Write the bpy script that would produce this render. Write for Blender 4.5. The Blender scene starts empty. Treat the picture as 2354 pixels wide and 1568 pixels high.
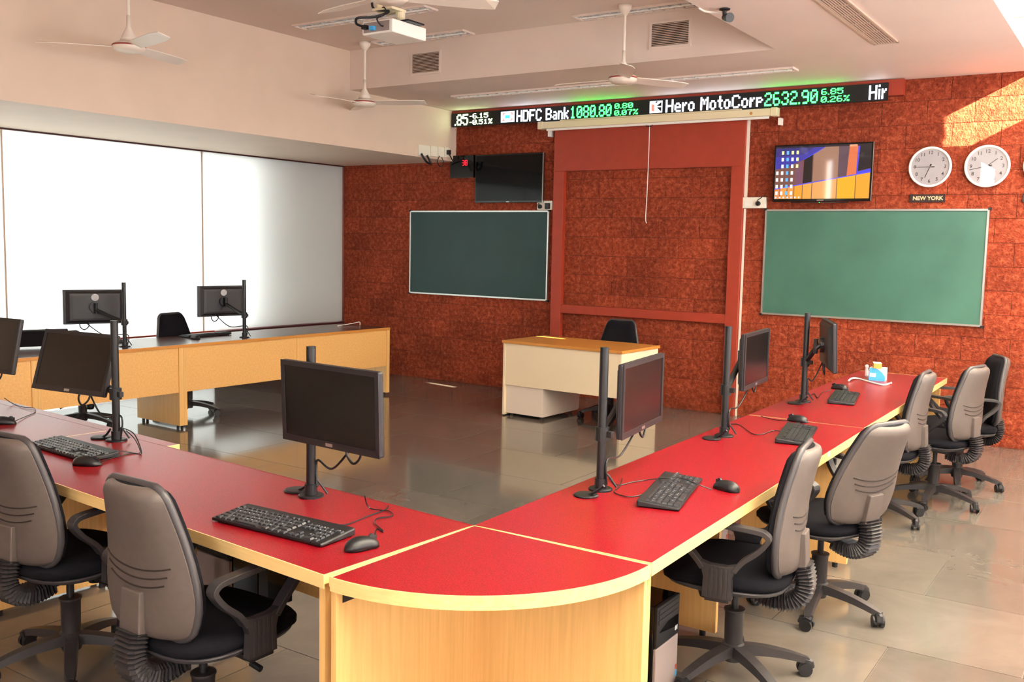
import bpy, math, random
from mathutils import Vector, Matrix
random.seed(7)
S = bpy.context.scene
COL = S.collection

# ------------------------------------------------------------------ camera
IMG_W, IMG_H = 2354.0, 1568.0
FPX, YAW, PITCH, ROLL, CAM_H = 2214.3, 0.585771, 0.100283, 0.020750, 1.62
def cam_axes():
    fwd = Vector((-math.sin(YAW)*math.cos(PITCH), math.cos(YAW)*math.cos(PITCH), -math.sin(PITCH)))
    right = Vector((math.cos(YAW), math.sin(YAW), 0))
    up = right.cross(fwd)
    c, s = math.cos(ROLL), math.sin(ROLL)
    return c*right + s*up, -s*right + c*up, fwd
CR, CU, CF = cam_axes()
cam_data = bpy.data.cameras.new('camera'); cam = bpy.data.objects.new('camera', cam_data); COL.objects.link(cam)
cam_data.sensor_fit = 'HORIZONTAL'; cam_data.sensor_width = 36.0; cam_data.lens = FPX*36.0/IMG_W
cam_data.clip_start = 0.05; cam_data.clip_end = 200
m = Matrix.Identity(4)
for i in range(3):
    m[i][0], m[i][1], m[i][2] = CR[i], CU[i], -CF[i]
m[2][3] = CAM_H
cam.matrix_world = m
S.camera = cam
def at(u, v, axis, val):
    """pixel of the photograph -> point on the plane axis=val"""
    d = CF + CR*((u-IMG_W/2)/FPX) - CU*((v-IMG_H/2)/FPX)
    o = Vector((0, 0, CAM_H))
    return o + d*((val-o[axis])/d[axis])

# ------------------------------------------------------------------ light
EXPOSURE = 0.56
w = bpy.data.worlds.new('sky'); S.world = w; w.use_nodes = True
bg = w.node_tree.nodes['Background']
bg.inputs[0].default_value = (0.93, 0.96, 1.0, 1); bg.inputs[1].default_value = 6.5
sd = bpy.data.lights.new('sun', 'SUN'); sun = bpy.data.objects.new('sun', sd); COL.objects.link(sun)
sd.energy = 85.0; sd.angle = 0.009; sd.color = (1.0, 0.86, 0.62)
SUN_DIR = Vector((-0.80, 0.32, -0.40)).normalized()
sun.rotation_euler = SUN_DIR.to_track_quat('-Z', 'Y').to_euler()
def portal(name, loc, size, normal):
    d = bpy.data.lights.new(name, 'AREA'); d.shape = 'RECTANGLE'; d.size, d.size_y = size
    d.cycles.is_portal = True
    o = bpy.data.objects.new(name, d); COL.objects.link(o); o.location = loc
    o.rotation_euler = Vector(normal).to_track_quat('-Z', 'Y').to_euler()
S.view_settings.view_transform = 'Standard'; S.view_settings.look = 'None'
S.view_settings.exposure = EXPOSURE; S.view_settings.gamma = 1.0
S.view_settings.use_curve_mapping = False
S.cycles.max_bounces = 8; S.cycles.diffuse_bounces = 5; S.cycles.glossy_bounces = 3
S.cycles.sample_clamp_indirect = 8.0
S.cycles.use_denoising = True

# ------------------------------------------------------------------ constants of the room (metres)
WY, LX, RX, BY = 8.953, -8.50, 1.70, -2.60           # back, left, right, rear wall
BEAM_X, BEAM_Z = -6.765, 2.545
HI, LO = 3.483, 3.105
SOFF_Y, RSOFF_X, SKY_X0, SKY_X1 = 7.20, -2.475, -0.905, 1.55
DZ = 0.72                                            # desk height

# ------------------------------------------------------------------ materials
def new_mat(name):
    mt = bpy.data.materials.new(name); mt.use_nodes = True
    return mt, mt.node_tree.nodes, mt.node_tree.links, mt.node_tree.nodes['Principled BSDF']
def lin(c):
    return tuple(((x/12.92) if x <= 0.04045 else ((x+0.055)/1.055)**2.4) for x in [v/255.0 for v in c]) + (1.0,)
def plain(name, rgb, rough=0.5, metal=0.0, spec=0.5, noise=0.0, nscale=30, bump=0.0, bscale=200, coat=0.0):
    mt, n, l, b = new_mat(name)
    b.inputs['Roughness'].default_value = rough; b.inputs['Metallic'].default_value = metal
    b.inputs['Specular IOR Level'].default_value = spec; b.inputs['Coat Weight'].default_value = coat
    c = lin(rgb)
    tc = n.new('ShaderNodeTexCoord')
    if noise:
        t = n.new('ShaderNodeTexNoise'); t.inputs['Scale'].default_value = nscale; t.inputs['Detail'].default_value = 3
        l.new(tc.outputs['Object'], t.inputs['Vector'])
        r = n.new('ShaderNodeValToRGB')
        r.color_ramp.elements[0].position = 0.3; r.color_ramp.elements[1].position = 0.7
        r.color_ramp.elements[0].color = tuple(max(0, x*(1-noise)) for x in c[:3])+(1,)
        r.color_ramp.elements[1].color = tuple(min(1, x*(1+noise)) for x in c[:3])+(1,)
        l.new(t.outputs['Fac'], r.inputs['Fac']); l.new(r.outputs['Color'], b.inputs['Base Color'])
    else:
        b.inputs['Base Color'].default_value = c
    if bump:
        t2 = n.new('ShaderNodeTexNoise'); t2.inputs['Scale'].default_value = bscale; t2.inputs['Detail'].default_value = 4
        l.new(tc.outputs['Object'], t2.inputs['Vector'])
        bp = n.new('ShaderNodeBump'); bp.inputs['Strength'].default_value = bump; bp.inputs['Distance'].default_value = 0.01
        l.new(t2.outputs['Fac'], bp.inputs['Height']); l.new(bp.outputs['Normal'], b.inputs['Normal'])
    return mt
def wood(name, rgb, dark=0.86, rough=0.38, axis=2, scale=14):
    mt, n, l, b = new_mat(name)
    tc = n.new('ShaderNodeTexCoord'); mp = n.new('ShaderNodeMapping')
    sc = [scale*3.0]*3; sc[axis] = scale*0.12
    mp.inputs['Scale'].default_value = sc
    l.new(tc.outputs['Object'], mp.inputs['Vector'])
    t = n.new('ShaderNodeTexNoise'); t.inputs['Scale'].default_value = 1.6; t.inputs['Detail'].default_value = 5
    t.inputs['Roughness'].default_value = 0.6
    l.new(mp.outputs['Vector'], t.inputs['Vector'])
    r = n.new('ShaderNodeValToRGB'); c = lin(rgb)
    r.color_ramp.elements[0].position = 0.34; r.color_ramp.elements[1].position = 0.66
    r.color_ramp.elements[0].color = (c[0]*dark, c[1]*dark*0.97, c[2]*dark*0.9, 1)
    r.color_ramp.elements[1].color = c
    l.new(t.outputs['Fac'], r.inputs['Fac']); l.new(r.outputs['Color'], b.inputs['Base Color'])
    b.inputs['Roughness'].default_value = rough
    return mt
def emit(name, rgb, strength):
    mt, n, l, b = new_mat(name)
    b.inputs['Base Color'].default_value = (0.01, 0.01, 0.01, 1)
    b.inputs['Emission Color'].default_value = lin(rgb); b.inputs['Emission Strength'].default_value = strength
    b.inputs['Roughness'].default_value = 0.3
    return mt
M = {}
M['paint'] = plain('wall_paint', (214, 193, 174), 0.6, noise=0.03, nscale=2.5, bump=0.05, bscale=90)
M['ceil'] = plain('ceiling_paint', (222, 204, 192), 0.7, noise=0.03, nscale=1.5, bump=0.04, bscale=60)
M['mortar'] = plain('laterite_mortar', (92, 36, 18), 0.9, noise=0.3, nscale=20)
def laterite():
    mt, n, l, b = new_mat('laterite')
    tc = n.new('ShaderNodeTexCoord'); oi = n.new('ShaderNodeObjectInfo'); ge = n.new('ShaderNodeNewGeometry')
    big = n.new('ShaderNodeTexNoise'); big.inputs['Scale'].default_value = 1.7; big.inputs['Detail'].default_value = 3
    mid = n.new('ShaderNodeTexNoise'); mid.inputs['Scale'].default_value = 24; mid.inputs['Detail'].default_value = 6; mid.inputs['Roughness'].default_value = 0.7
    fine = n.new('ShaderNodeTexNoise'); fine.inputs['Scale'].default_value = 75; fine.inputs['Detail'].default_value = 4
    for t in (big, mid, fine): l.new(ge.outputs['Position'], t.inputs['Vector'])
    ramp = n.new('ShaderNodeValToRGB'); e = ramp.color_ramp.elements
    e[0].position = 0.22; e[0].color = lin((104, 38, 22)); e[1].position = 0.80; e[1].color = lin((198, 108, 74))
    k = e.new(0.5); k.color = lin((150, 63, 38))
    l.new(mid.outputs['Fac'], ramp.inputs['Fac'])
    # pits
    pr = n.new('ShaderNodeValToRGB'); pr.color_ramp.elements[0].position = 0.33; pr.color_ramp.elements[1].position = 0.47
    pr.color_ramp.elements[0].color = (0.42, 0.36, 0.32, 1); pr.color_ramp.elements[1].color = (1, 1, 1, 1)
    l.new(fine.outputs['Fac'], pr.inputs['Fac'])
    mx = n.new('ShaderNodeMix'); mx.data_type = 'RGBA'; mx.blend_type = 'MULTIPLY'; mx.inputs[0].default_value = 0.55
    l.new(ramp.outputs['Color'], mx.inputs[6]); l.new(pr.outputs['Color'], mx.inputs[7])
    # per block and broad tone
    hs = n.new('ShaderNodeHueSaturation')
    mr = n.new('ShaderNodeMapRange'); mr.inputs['To Min'].default_value = 0.86; mr.inputs['To Max'].default_value = 1.12
    l.new(oi.outputs['Random'], mr.inputs['Value'])
    mr2 = n.new('ShaderNodeMapRange'); mr2.inputs['From Min'].default_value = 0.3; mr2.inputs['From Max'].default_value = 0.7
    mr2.inputs['To Min'].default_value = 0.82; mr2.inputs['To Max'].default_value = 1.12
    l.new(big.outputs['Fac'], mr2.inputs['Value'])
    mu = n.new('ShaderNodeMath'); mu.operation = 'MULTIPLY'
    l.new(mr.outputs['Result'], mu.inputs[0]); l.new(mr2.outputs['Result'], mu.inputs[1])
    l.new(mu.outputs['Value'], hs.inputs['Value']); l.new(mx.outputs[2], hs.inputs['Color'])
    l.new(hs.outputs['Color'], b.inputs['Base Color'])
    b.inputs['Roughness'].default_value = 0.85; b.inputs['Specular IOR Level'].default_value = 0.2
    ad = n.new('ShaderNodeMath'); ad.operation = 'ADD'
    l.new(mid.outputs['Fac'], ad.inputs[0]); l.new(fine.outputs['Fac'], ad.inputs[1])
    bp = n.new('ShaderNodeBump'); bp.inputs['Strength'].default_value = 0.9; bp.inputs['Distance'].default_value = 0.012
    l.new(ad.outputs['Value'], bp.inputs['Height']); l.new(bp.outputs['Normal'], b.inputs['Normal'])
    return mt
M['laterite'] = laterite()
def stone_floor():
    mt, n, l, b = new_mat('polished_stone')
    oi = n.new('ShaderNodeObjectInfo'); ge = n.new('ShaderNodeNewGeometry')
    t = n.new('ShaderNodeTexNoise'); t.inputs['Scale'].default_value = 2.2; t.inputs['Detail'].default_value = 6; t.inputs['Roughness'].default_value = 0.65
    t.inputs['Distortion'].default_value = 0.8
    l.new(ge.outputs['Position'], t.inputs['Vector'])
    r = n.new('ShaderNodeValToRGB'); e = r.color_ramp.elements
    e[0].position = 0.3; e[0].color = lin((97, 91, 84)); e[1].position = 0.72; e[1].color = lin((112, 104, 97))
    l.new(t.outputs['Fac'], r.inputs['Fac'])
    hs = n.new('ShaderNodeHueSaturation')
    mr = n.new('ShaderNodeMapRange'); mr.inputs['To Min'].default_value = 0.84; mr.inputs['To Max'].default_value = 1.12
    l.new(oi.outputs['Random'], mr.inputs['Value']); l.new(mr.outputs['Result'], hs.inputs['Value'])
    l.new(r.outputs['Color'], hs.inputs['Color']); l.new(hs.outputs['Color'], b.inputs['Base Color'])
    rr = n.new('ShaderNodeMapRange'); rr.inputs['To Min'].default_value = 0.112; rr.inputs['To Max'].default_value = 0.118
    l.new(t.outputs['Fac'], rr.inputs['Value']); l.new(rr.outputs['Result'], b.inputs['Roughness'])
    b.inputs['Specular IOR Level'].default_value = 0.75
    return mt
M['stone'] = stone_floor()
M['grout'] = plain('floor_grout', (112, 104, 94), 0.6)
def red_laminate():
    mt, n, l, b = new_mat('red_laminate')
    tc = n.new('ShaderNodeTexCoord'); t = n.new('ShaderNodeTexNoise'); t.inputs['Scale'].default_value = 260; t.inputs['Detail'].default_value = 2
    l.new(tc.outputs['Object'], t.inputs['Vector'])
    r = n.new('ShaderNodeValToRGB'); e = r.color_ramp.elements
    e[0].position = 0.35; e[0].color = lin((98, 8, 17)); e[1].position = 0.68; e[1].color = lin((156, 22, 33))
    l.new(t.outputs['Fac'], r.inputs['Fac']); l.new(r.outputs['Color'], b.inputs['Base Color'])
    b.inputs['Roughness'].default_value = 0.30; b.inputs['Specular IOR Level'].default_value = 0.38
    return mt
M['red'] = red_laminate()
M['wood'] = wood('beech_laminate', (238, 190, 120))
M['woodh'] = wood('beech_laminate_flat', (238, 186, 116), axis=1)
M['edge'] = wood('beech_edge_band', (244, 206, 140), axis=0, rough=0.3)
M['oak'] = wood('tan_top_laminate', (206, 140, 66), axis=0)
M['brown'] = plain('dark_brown_laminate', (84, 50, 44), 0.25, noise=0.1, nscale=60)
M['cream'] = plain('cream_laminate', (240, 222, 190), 0.45)
M['offwhite'] = plain('offwhite_laminate', (236, 222, 208), 0.45)
M['frame_red'] = plain('red_oxide_paint', (158, 54, 32), 0.5, noise=0.06, nscale=12)
M['plinth'] = plain('maroon_paint', (70, 26, 26), 0.5)
M['pvc'] = plain('white_plastic', (232, 226, 210), 0.4)
M['white'] = plain('white_enamel', (238, 234, 226), 0.35)
M['fanwhite'] = plain('fan_enamel', (232, 220, 206), 0.35)
M['fanred'] = plain('fan_stripe', (150, 60, 50), 0.4)
M['cream_pvc'] = plain('cream_plastic', (228, 214, 178), 0.4)
M['alu'] = plain('aluminium', (200, 200, 196), 0.3, metal=0.9)
M['chrome'] = plain('chrome', (220, 220, 220), 0.15, metal=1.0)
M['black'] = plain('black_plastic', (22, 21, 23), 0.42)
M['black2'] = plain('black_metal', (20, 19, 21), 0.4, bump=0.0)
M['bezel'] = plain('monitor_bezel', (33, 30, 33), 0.4, bump=0.1, bscale=600)
M['screen'] = plain('monitor_glass', (16, 14, 14), 0.22, spec=0.7)
M['tvglass'] = plain('television_glass', (5, 5, 6), 0.06, spec=0.2)
M['gloss'] = plain('gloss_black', (8, 8, 9), 0.12)
M['key'] = plain('key_plastic', (42, 42, 46), 0.38)
M['keylegend'] = plain('key_print', (220, 222, 226), 0.5)
M['shell'] = plain('chair_shell', (88, 77, 72), 0.5, noise=0.06, nscale=40, bump=0.15, bscale=900)
M['shell_edge'] = plain('chair_shell_rim', (62, 58, 60), 0.42)
M['cloth'] = plain('chair_cloth', (20, 19, 24), 0.95, spec=0.15, noise=0.25, nscale=400, bump=0.2, bscale=900)
M['chairblack'] = plain('chair_black_plastic', (44, 40, 41), 0.45, bump=0.05, bscale=500)
M['board'] = plain('chalkboard_green', (24, 56, 54), 0.42, noise=0.10, nscale=3.0, spec=0.4)
M['board2'] = plain('chalkboard_green_dust_and_sheen', (62, 106, 92), 0.45, noise=0.14, nscale=2.2, spec=0.5)  # lighter green: sheen of the right-hand light painted in, with chalk dust
M['grey'] = plain('mesh_grey', (150, 136, 134), 0.5, noise=0.1, nscale=500)
M['cordw'] = plain('white_cord', (236, 230, 222), 0.5)
M['blue'] = plain('blue_card', (70, 172, 232), 0.45)
M['card'] = plain('white_card', (240, 238, 238), 0.5)
M['orange'] = plain('orange_card', (236, 160, 76), 0.5)
M['bag'] = plain('clear_bag', (214, 206, 206), 0.3)
M['dial'] = plain('clock_dial', (176, 173, 178), 0.6)
M['ink'] = plain('dark_ink', (52, 50, 52), 0.5)
M['ledblack'] = plain('led_matrix', (14, 14, 16), 0.5, noise=0.4, nscale=900)
M['led_w'] = emit('led_white', (225, 235, 255), 7.0)
M['led_w2'] = emit('led_logo_white', (235, 238, 250), 1.6)
M['led_g'] = emit('led_green', (52, 255, 84), 7.0)
M['led_y'] = emit('led_pale_green', (222, 255, 190), 8.0)
M['led_r'] = emit('led_red', (255, 70, 60), 4.0)
M['led_b'] = emit('led_blue', (40, 140, 190), 4.0)
M['seg'] = emit('segment_red', (255, 20, 40), 2.2)
M['sign'] = plain('sign_black', (40, 26, 24), 0.4)
M['signtext'] = plain('sign_letter', (226, 190, 150), 0.5)
M['slat'] = plain('vent_slat', (196, 170, 150), 0.5)
M['dark'] = plain('dark_cavity', (40, 28, 22), 0.8)
M['reflector'] = plain('lamp_reflector', (226, 224, 224), 0.18, metal=0.7)
M['exterior'] = plain('blocker_grey', (120, 112, 104), 0.8)
M['glow'] = emit('power_light', (60, 255, 90), 3.0)
def translucent(name, tc, mixf):
    mt = bpy.data.materials.new(name); mt.use_nodes = True
    n, l = mt.node_tree.nodes, mt.node_tree.links; n.clear()
    o = n.new('ShaderNodeOutputMaterial'); tr = n.new('ShaderNodeBsdfTranslucent'); di = n.new('ShaderNodeBsdfPrincipled'); mx = n.new('ShaderNodeMixShader')
    tr.inputs['Color'].default_value = tc
    di.inputs['Base Color'].default_value = (0.80, 0.80, 0.78, 1); di.inputs['Roughness'].default_value = 0.35
    mx.inputs[0].default_value = mixf
    l.new(tr.outputs[0], mx.inputs[1]); l.new(di.outputs[0], mx.inputs[2]); l.new(mx.outputs[0], o.inputs[0])
    return mt
M['frost'] = translucent('frosted_panel', (0.74, 0.76, 0.73, 1), 0.4)
M['rooflight'] = translucent('rooflight_sheet', (0.88, 0.87, 0.84, 1), 0.12)

# ------------------------------------------------------------------ mesh helpers
class MB:
    def __init__(s): s.v = []; s.f = []
    def add(s, v, f):
        o = len(s.v); s.v += [tuple(x) for x in v]; s.f += [tuple(i+o for i in q) for q in f]; return s
    def box(s, x0, x1, y0, y1, z0, z1, mtx=None):
        v = [Vector((x, y, z)) for z in (z0, z1) for y in (y0, y1) for x in (x0, x1)]
        if mtx: v = [mtx @ q for q in v]
        return s.add(v, [(0, 2, 3, 1), (4, 5, 7, 6), (0, 1, 5, 4), (2, 6, 7, 3), (0, 4, 6, 2), (1, 3, 7, 5)])
    def cyl(s, a, b, r0, r1=None, n=14):
        r1 = r0 if r1 is None else r1
        a, b = Vector(a), Vector(b); d = (b-a).normalized()
        x = d.orthogonal().normalized(); y = d.cross(x)
        v = []
        for c, r in ((a, r0), (b, r1)):
            v += [c + (x*math.cos(t)+y*math.sin(t))*r for t in [2*math.pi*i/n for i in range(n)]]
        f = [(i, (i+1) % n, n+(i+1) % n, n+i) for i in range(n)]
        f += [tuple(range(n-1, -1, -1)), tuple(range(n, 2*n))]
        return s.add(v, f)
    def tube(s, pts, r, n=7, cap=True, sx=1.0):
        pts = [Vector(p) for p in pts]; rs = r if isinstance(r, (list, tuple)) else [r]*len(pts)
        v = []; up = None
        for i, p in enumerate(pts):
            d = (pts[min(i+1, len(pts)-1)] - pts[max(i-1, 0)]).normalized()
            if up is None: up = d.orthogonal().normalized()
            x = (up - d*up.dot(d)).normalized(); up = x; y = d.cross(x)
            v += [p + x*math.cos(t)*rs[i] + y*math.sin(t)*rs[i]*sx for t in [2*math.pi*k/n for k in range(n)]]
        f = []
        for i in range(len(pts)-1):
            f += [(i*n+k, i*n+(k+1) % n, (i+1)*n+(k+1) % n, (i+1)*n+k) for k in range(n)]
        if cap: f += [tuple(range(n-1, -1, -1)), tuple(range((len(pts)-1)*n, len(pts)*n))]
        return s.add(v, f)
    def lathe(s, prof, c=(0, 0, 0), n=24, axis='z'):
        v = []
        for r, z in prof:
            for k in range(n):
                t = 2*math.pi*k/n
                p = (r*math.cos(t), r*math.sin(t), z)
                if axis == 'y': p = (r*math.cos(t), -z, r*math.sin(t))
                v.append(Vector(p)+Vector(c))
        f = []
        for i in range(len(prof)-1):
            f += [(i*n+k, i*n+(k+1) % n, (i+1)*n+(k+1) % n, (i+1)*n+k) for k in range(n)]
        if prof[0][0] > 1e-6: f.append(tuple(range(n-1, -1, -1)))
        if prof[-1][0] > 1e-6: f.append(tuple(range((len(prof)-1)*n, len(prof)*n)))
        return s.add(v, f)
    def loft(s, secs, cap=True):
        n = len(secs[0]); v = [p for q in secs for p in q]; f = []
        for i in range(len(secs)-1):
            f += [(i*n+k, i*n+(k+1) % n, (i+1)*n+(k+1) % n, (i+1)*n+k) for k in range(n)]
        if cap: f += [tuple(range(n-1, -1, -1)), tuple(range((len(secs)-1)*n, len(secs)*n))]
        return s.add(v, f)
    def prism(s, poly, lo, hi, axis=2):
        def mk(p, h):
            if axis == 2: return (p[0], p[1], h)
            if axis == 0: return (h, p[0], p[1])
            return (p[0], h, p[1])
        n = len(poly)
        v = [mk(p, lo) for p in poly] + [mk(p, hi) for p in poly]
        f = [(i, (i+1) % n, n+(i+1) % n, n+i) for i in range(n)] + [tuple(range(n-1, -1, -1)), tuple(range(n, 2*n))]
        return s.add(v, f)
    def ribbon(s, path, th, x0, x1):
        """strip of thickness th following a 2D (y,z) path, from x0 to x1"""
        L, R = [], []
        for i, p in enumerate(path):
            a = Vector(path[max(i-1, 0)]); b = Vector(path[min(i+1, len(path)-1)])
            d = (b-a).normalized(); nrm = Vector((-d[1], d[0]))
            L.append(Vector(p)+nrm*th/2); R.append(Vector(p)-nrm*th/2)
        secs = [[(x0, l[0], l[1]), (x1, l[0], l[1]), (x1, r[0], r[1]), (x0, r[0], r[1])] for l, r in zip(L, R)]
        return s.loft(secs)
    def mesh(s, name, mat, smooth=False, bevel=0, fix=True):
        me = bpy.data.meshes.new(name); me.from_pydata(s.v, [], s.f)
        if fix:
            import bmesh
            b = bmesh.new(); b.from_mesh(me); bmesh.ops.recalc_face_normals(b, faces=b.faces); b.to_mesh(me); b.free()
        me.materials.append(mat)
        if smooth:
            for p in me.polygons: p.use_smooth = True
        return me
    def build(s, name, mat, parent=None, smooth=False, bevel=0, loc=None, rot=None, auto=False):
        me = s.mesh(name, mat, smooth or auto)
        if auto: me.set_sharp_from_angle(angle=math.radians(38))
        return link(name, me, parent, loc, rot, bevel)
def link(name, data, parent=None, loc=None, rot=None, bevel=0):
    o = bpy.data.objects.new(name, data); COL.objects.link(o)
    if parent: o.parent = parent
    if loc is not None: o.location = loc
    if rot is not None: o.rotation_euler = rot
    if bevel:
        md = o.modifiers.new('bevel', 'BEVEL'); md.width = bevel; md.segments = 2; md.limit_method = 'ANGLE'; md.angle_limit = math.radians(40)
    return o
def tag(o, label=None, cat=None, group=None, kind=None):
    if label: o['label'] = label
    if cat: o['category'] = cat
    if group: o['group'] = group
    if kind: o['kind'] = kind
    return o
def thing(name, label, cat, loc=(0, 0, 0), rz=0, group=None):
    o = bpy.data.objects.new(name, None); COL.objects.link(o); o.empty_display_size = 0.1
    o.location = loc; o.rotation_euler = (0, 0, rz)
    return tag(o, label, cat, group)
def struct(name, loc=(0, 0, 0)):
    o = bpy.data.objects.new(name, None); COL.objects.link(o); o.location = loc; o['kind'] = 'structure'
    return o
def copy_tree(o, parent=None):
    c = o.copy(); COL.objects.link(c); c.parent = parent
    for ch in o.children: copy_tree(ch, c)
    return c
def spline(pts, k=8):
    P = [Vector(p) for p in pts]; out = []
    for i in range(len(P)-1):
        p0, p1, p2, p3 = P[max(i-1, 0)], P[i], P[i+1], P[min(i+2, len(P)-1)]
        for j in range(k):
            t = j/k
            out.append(0.5*((2*p1)+(p2-p0)*t+(2*p0-5*p1+4*p2-p3)*t*t+(-p0+3*p1-3*p2+p3)*t**3))
    return out+[P[-1]]
def sup(w, d, n=28, e=4.0, cx=0, cy=0):
    out = []
    for i in range(n):
        t = 2*math.pi*i/n; c, s = math.cos(t), math.sin(t)
        out.append((cx+w*math.copysign(abs(c)**(2/e), c), cy+d*math.copysign(abs(s)**(2/e), s)))
    return out
R = math.radians
def text_mesh(body, size, mat, name, parent, loc, rot, align='CENTER', xs=1.0, ext=0.001, bold=0.0):
    cu = bpy.data.curves.new(name, 'FONT'); cu.body = body; cu.size = size; cu.align_x = align; cu.align_y = 'CENTER'
    cu.extrude = ext; cu.offset = bold; cu.resolution_u = 3
    t = bpy.data.objects.new(name, cu); COL.objects.link(t)
    bpy.context.view_layer.update()
    me = bpy.data.meshes.new_from_object(t.evaluated_get(bpy.context.evaluated_depsgraph_get()))
    bpy.data.objects.remove(t); me.materials.clear(); me.materials.append(mat)
    o = link(name, me, parent, loc, rot); o.scale = (xs, 1, 1)
    return o
FRONT = (R(90), 0, 0)        # text on the back wall, read from the room

# ================================================================== THE SETTING
# ---- floor of stone slabs
fl = struct('floor')
MB().box(LX-0.1, RX+0.1, BY-0.1, WY+0.1, -0.12, -0.006).build('screed', M['grout'], fl)
SL, SWD = 0.98, 0.735
slab_me = MB().box(0, SL-0.004, 0, SWD-0.004, -0.02, 0.0).mesh('slab', M['stone'])
j0 = int(math.floor((BY-4.80)/SWD)); j1 = int(math.ceil((WY-4.80)/SWD))
for j in range(j0, j1):
    y = 4.80 + j*SWD
    off = -0.80 if j % 2 == 0 else -0.80-0.49
    i0 = int(math.floor((LX-off)/SL)); i1 = int(math.ceil((RX-off)/SL))
    for i in range(i0, i1):
        x = off+i*SL
        xa, xb = max(x, LX), min(x+SL, RX); ya, yb = max(y, BY), min(y+SWD, WY)
        if xb-xa < 0.02 or yb-ya < 0.02: continue
        o = link('slab', slab_me, fl, (xa, ya, 0)); o.scale = ((xb-xa)/SL, (yb-ya)/SWD, 1)

# ---- back wall of laterite blocks
wb = struct('wall_back')
MB().box(LX-0.1, RX+0.2, WY+0.012, WY+0.30, -0.05, 3.7).build('mortar_bed', M['mortar'], wb)
BW, BH = 0.374, 0.2005
def block_mesh(seed):
    rnd = random.Random(seed); b = MB(); nx, nz = 4, 2
    g = 0.0022
    def X(i): return g+(BW-2*g)*i/nx
    def Z(j): return g+(BH-2*g)*j/nz
    for j in range(nz+1):
        for i in range(nx+1):
            edge = i in (0, nx) or j in (0, nz)
            y = 0.004 + rnd.uniform(-0.001, 0.003) if edge else rnd.uniform(-0.006, 0.002)
            b.v.append((X(i)+(rnd.uniform(-0.004, 0.004) if 0 < i < nx else 0), y, Z(j)))
    for j in range(nz):
        for i in range(nx):
            a = j*(nx+1)+i; b.f.append((a, a+1, a+nx+2, a+nx+1))
    o = len(b.v)
    ring = [i for i in range(nx+1)] + [(j+1)*(nx+1)-1 for j in range(1, nz+1)] + [nz*(nx+1)+i for i in range(nx-1, -1, -1)] + [j*(nx+1) for j in range(nz-1, 0, -1)]
    for r_ in ring: b.v.append((b.v[r_][0], 0.03, b.v[r_][2]))
    nr = len(ring)
    for k in range(nr): b.f.append((ring[k], o+k, o+(k+1) % nr, ring[(k+1) % nr]))
    return b.mesh('laterite_block', M['laterite'], fix=True)
blocks = [block_mesh(100+i) for i in range(7)]
hidden = [(-7.40, -5.49, 1.02, 1.98), (-3.08, -1.19, 1.01, 1.99), (-6.42, -5.54, 2.08, 2.60), (-3.0, -2.13, 2.07, 2.57)]
rest = MB(); nblk = 0
for j in range(16):
    z = 3.105 - (j+1)*BH + 0.012
    off = -1.905 + (0.187 if j % 2 else 0.0) + random.uniform(-0.02, 0.02)
    i = int(math.floor((LX-off)/BW))
    while off+i*BW < RX:
        x0, x1 = max(off+i*BW, LX), min(off+(i+1)*BW, RX); i += 1
        if x1-x0 < 0.03: continue
        z0, z1 = max(z, 0.0), z+BH
        if z1 < 0.02: continue
        hid = any(a <= x0 and x1 <= b and c <= z0 and z1 <= d for a, b, c, d in hidden) or x0 > -0.86 or (x1 < BEAM_X+0.05 and z0 > BEAM_Z) or (x1 < -7.0 and z1 < 0.45)
        if hid or nblk >= 299:
            rest.box(x0+0.002, x1-0.002, WY, WY+0.03, z0+0.002, z1-0.002); continue
        o = link('laterite_block', blocks[random.randrange(7)], wb, (x0, WY, z0)); o.scale = ((x1-x0)/BW, 1, (z1-z0)/BH); nblk += 1
ro = rest.build('laterite_course', M['laterite'], wb); ro['kind'] = 'stuff'

# ---- ceiling: recessed field with beams around it
ce = struct('ceiling')
MB().box(BEAM_X-0.2, RSOFF_X+0.2, BY-0.1, SOFF_Y+0.2, HI, HI+0.15).build('slab', M['ceil'], ce)
MB().box(LX-0.1, BEAM_X, BY-0.1, WY+0.02, BEAM_Z, HI+0.15).build('beam', M['paint'], ce)
MB().box(BEAM_X, RSOFF_X, SOFF_Y, WY+0.02, LO, HI+0.15).build('soffit', M['ceil'], ce)
MB().box(RSOFF_X, RSOFF_X+0.12, BY-0.1, WY+0.02, LO, HI+0.15).build('fascia', M['ceil'], ce)
MB().box(RSOFF_X+0.12, SKY_X0, BY-0.1, WY+0.02, LO, LO+0.08).build('soffit', M['ceil'], ce)
MB().box(SKY_X1, RX+0.1, BY-0.1, WY+0.02, LO, LO+0.08).build('soffit', M['ceil'], ce)
MB().box(SKY_X0, SKY_X1, BY-0.1, 0.2, LO, LO+0.08).build('soffit', M['ceil'], ce)

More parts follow.
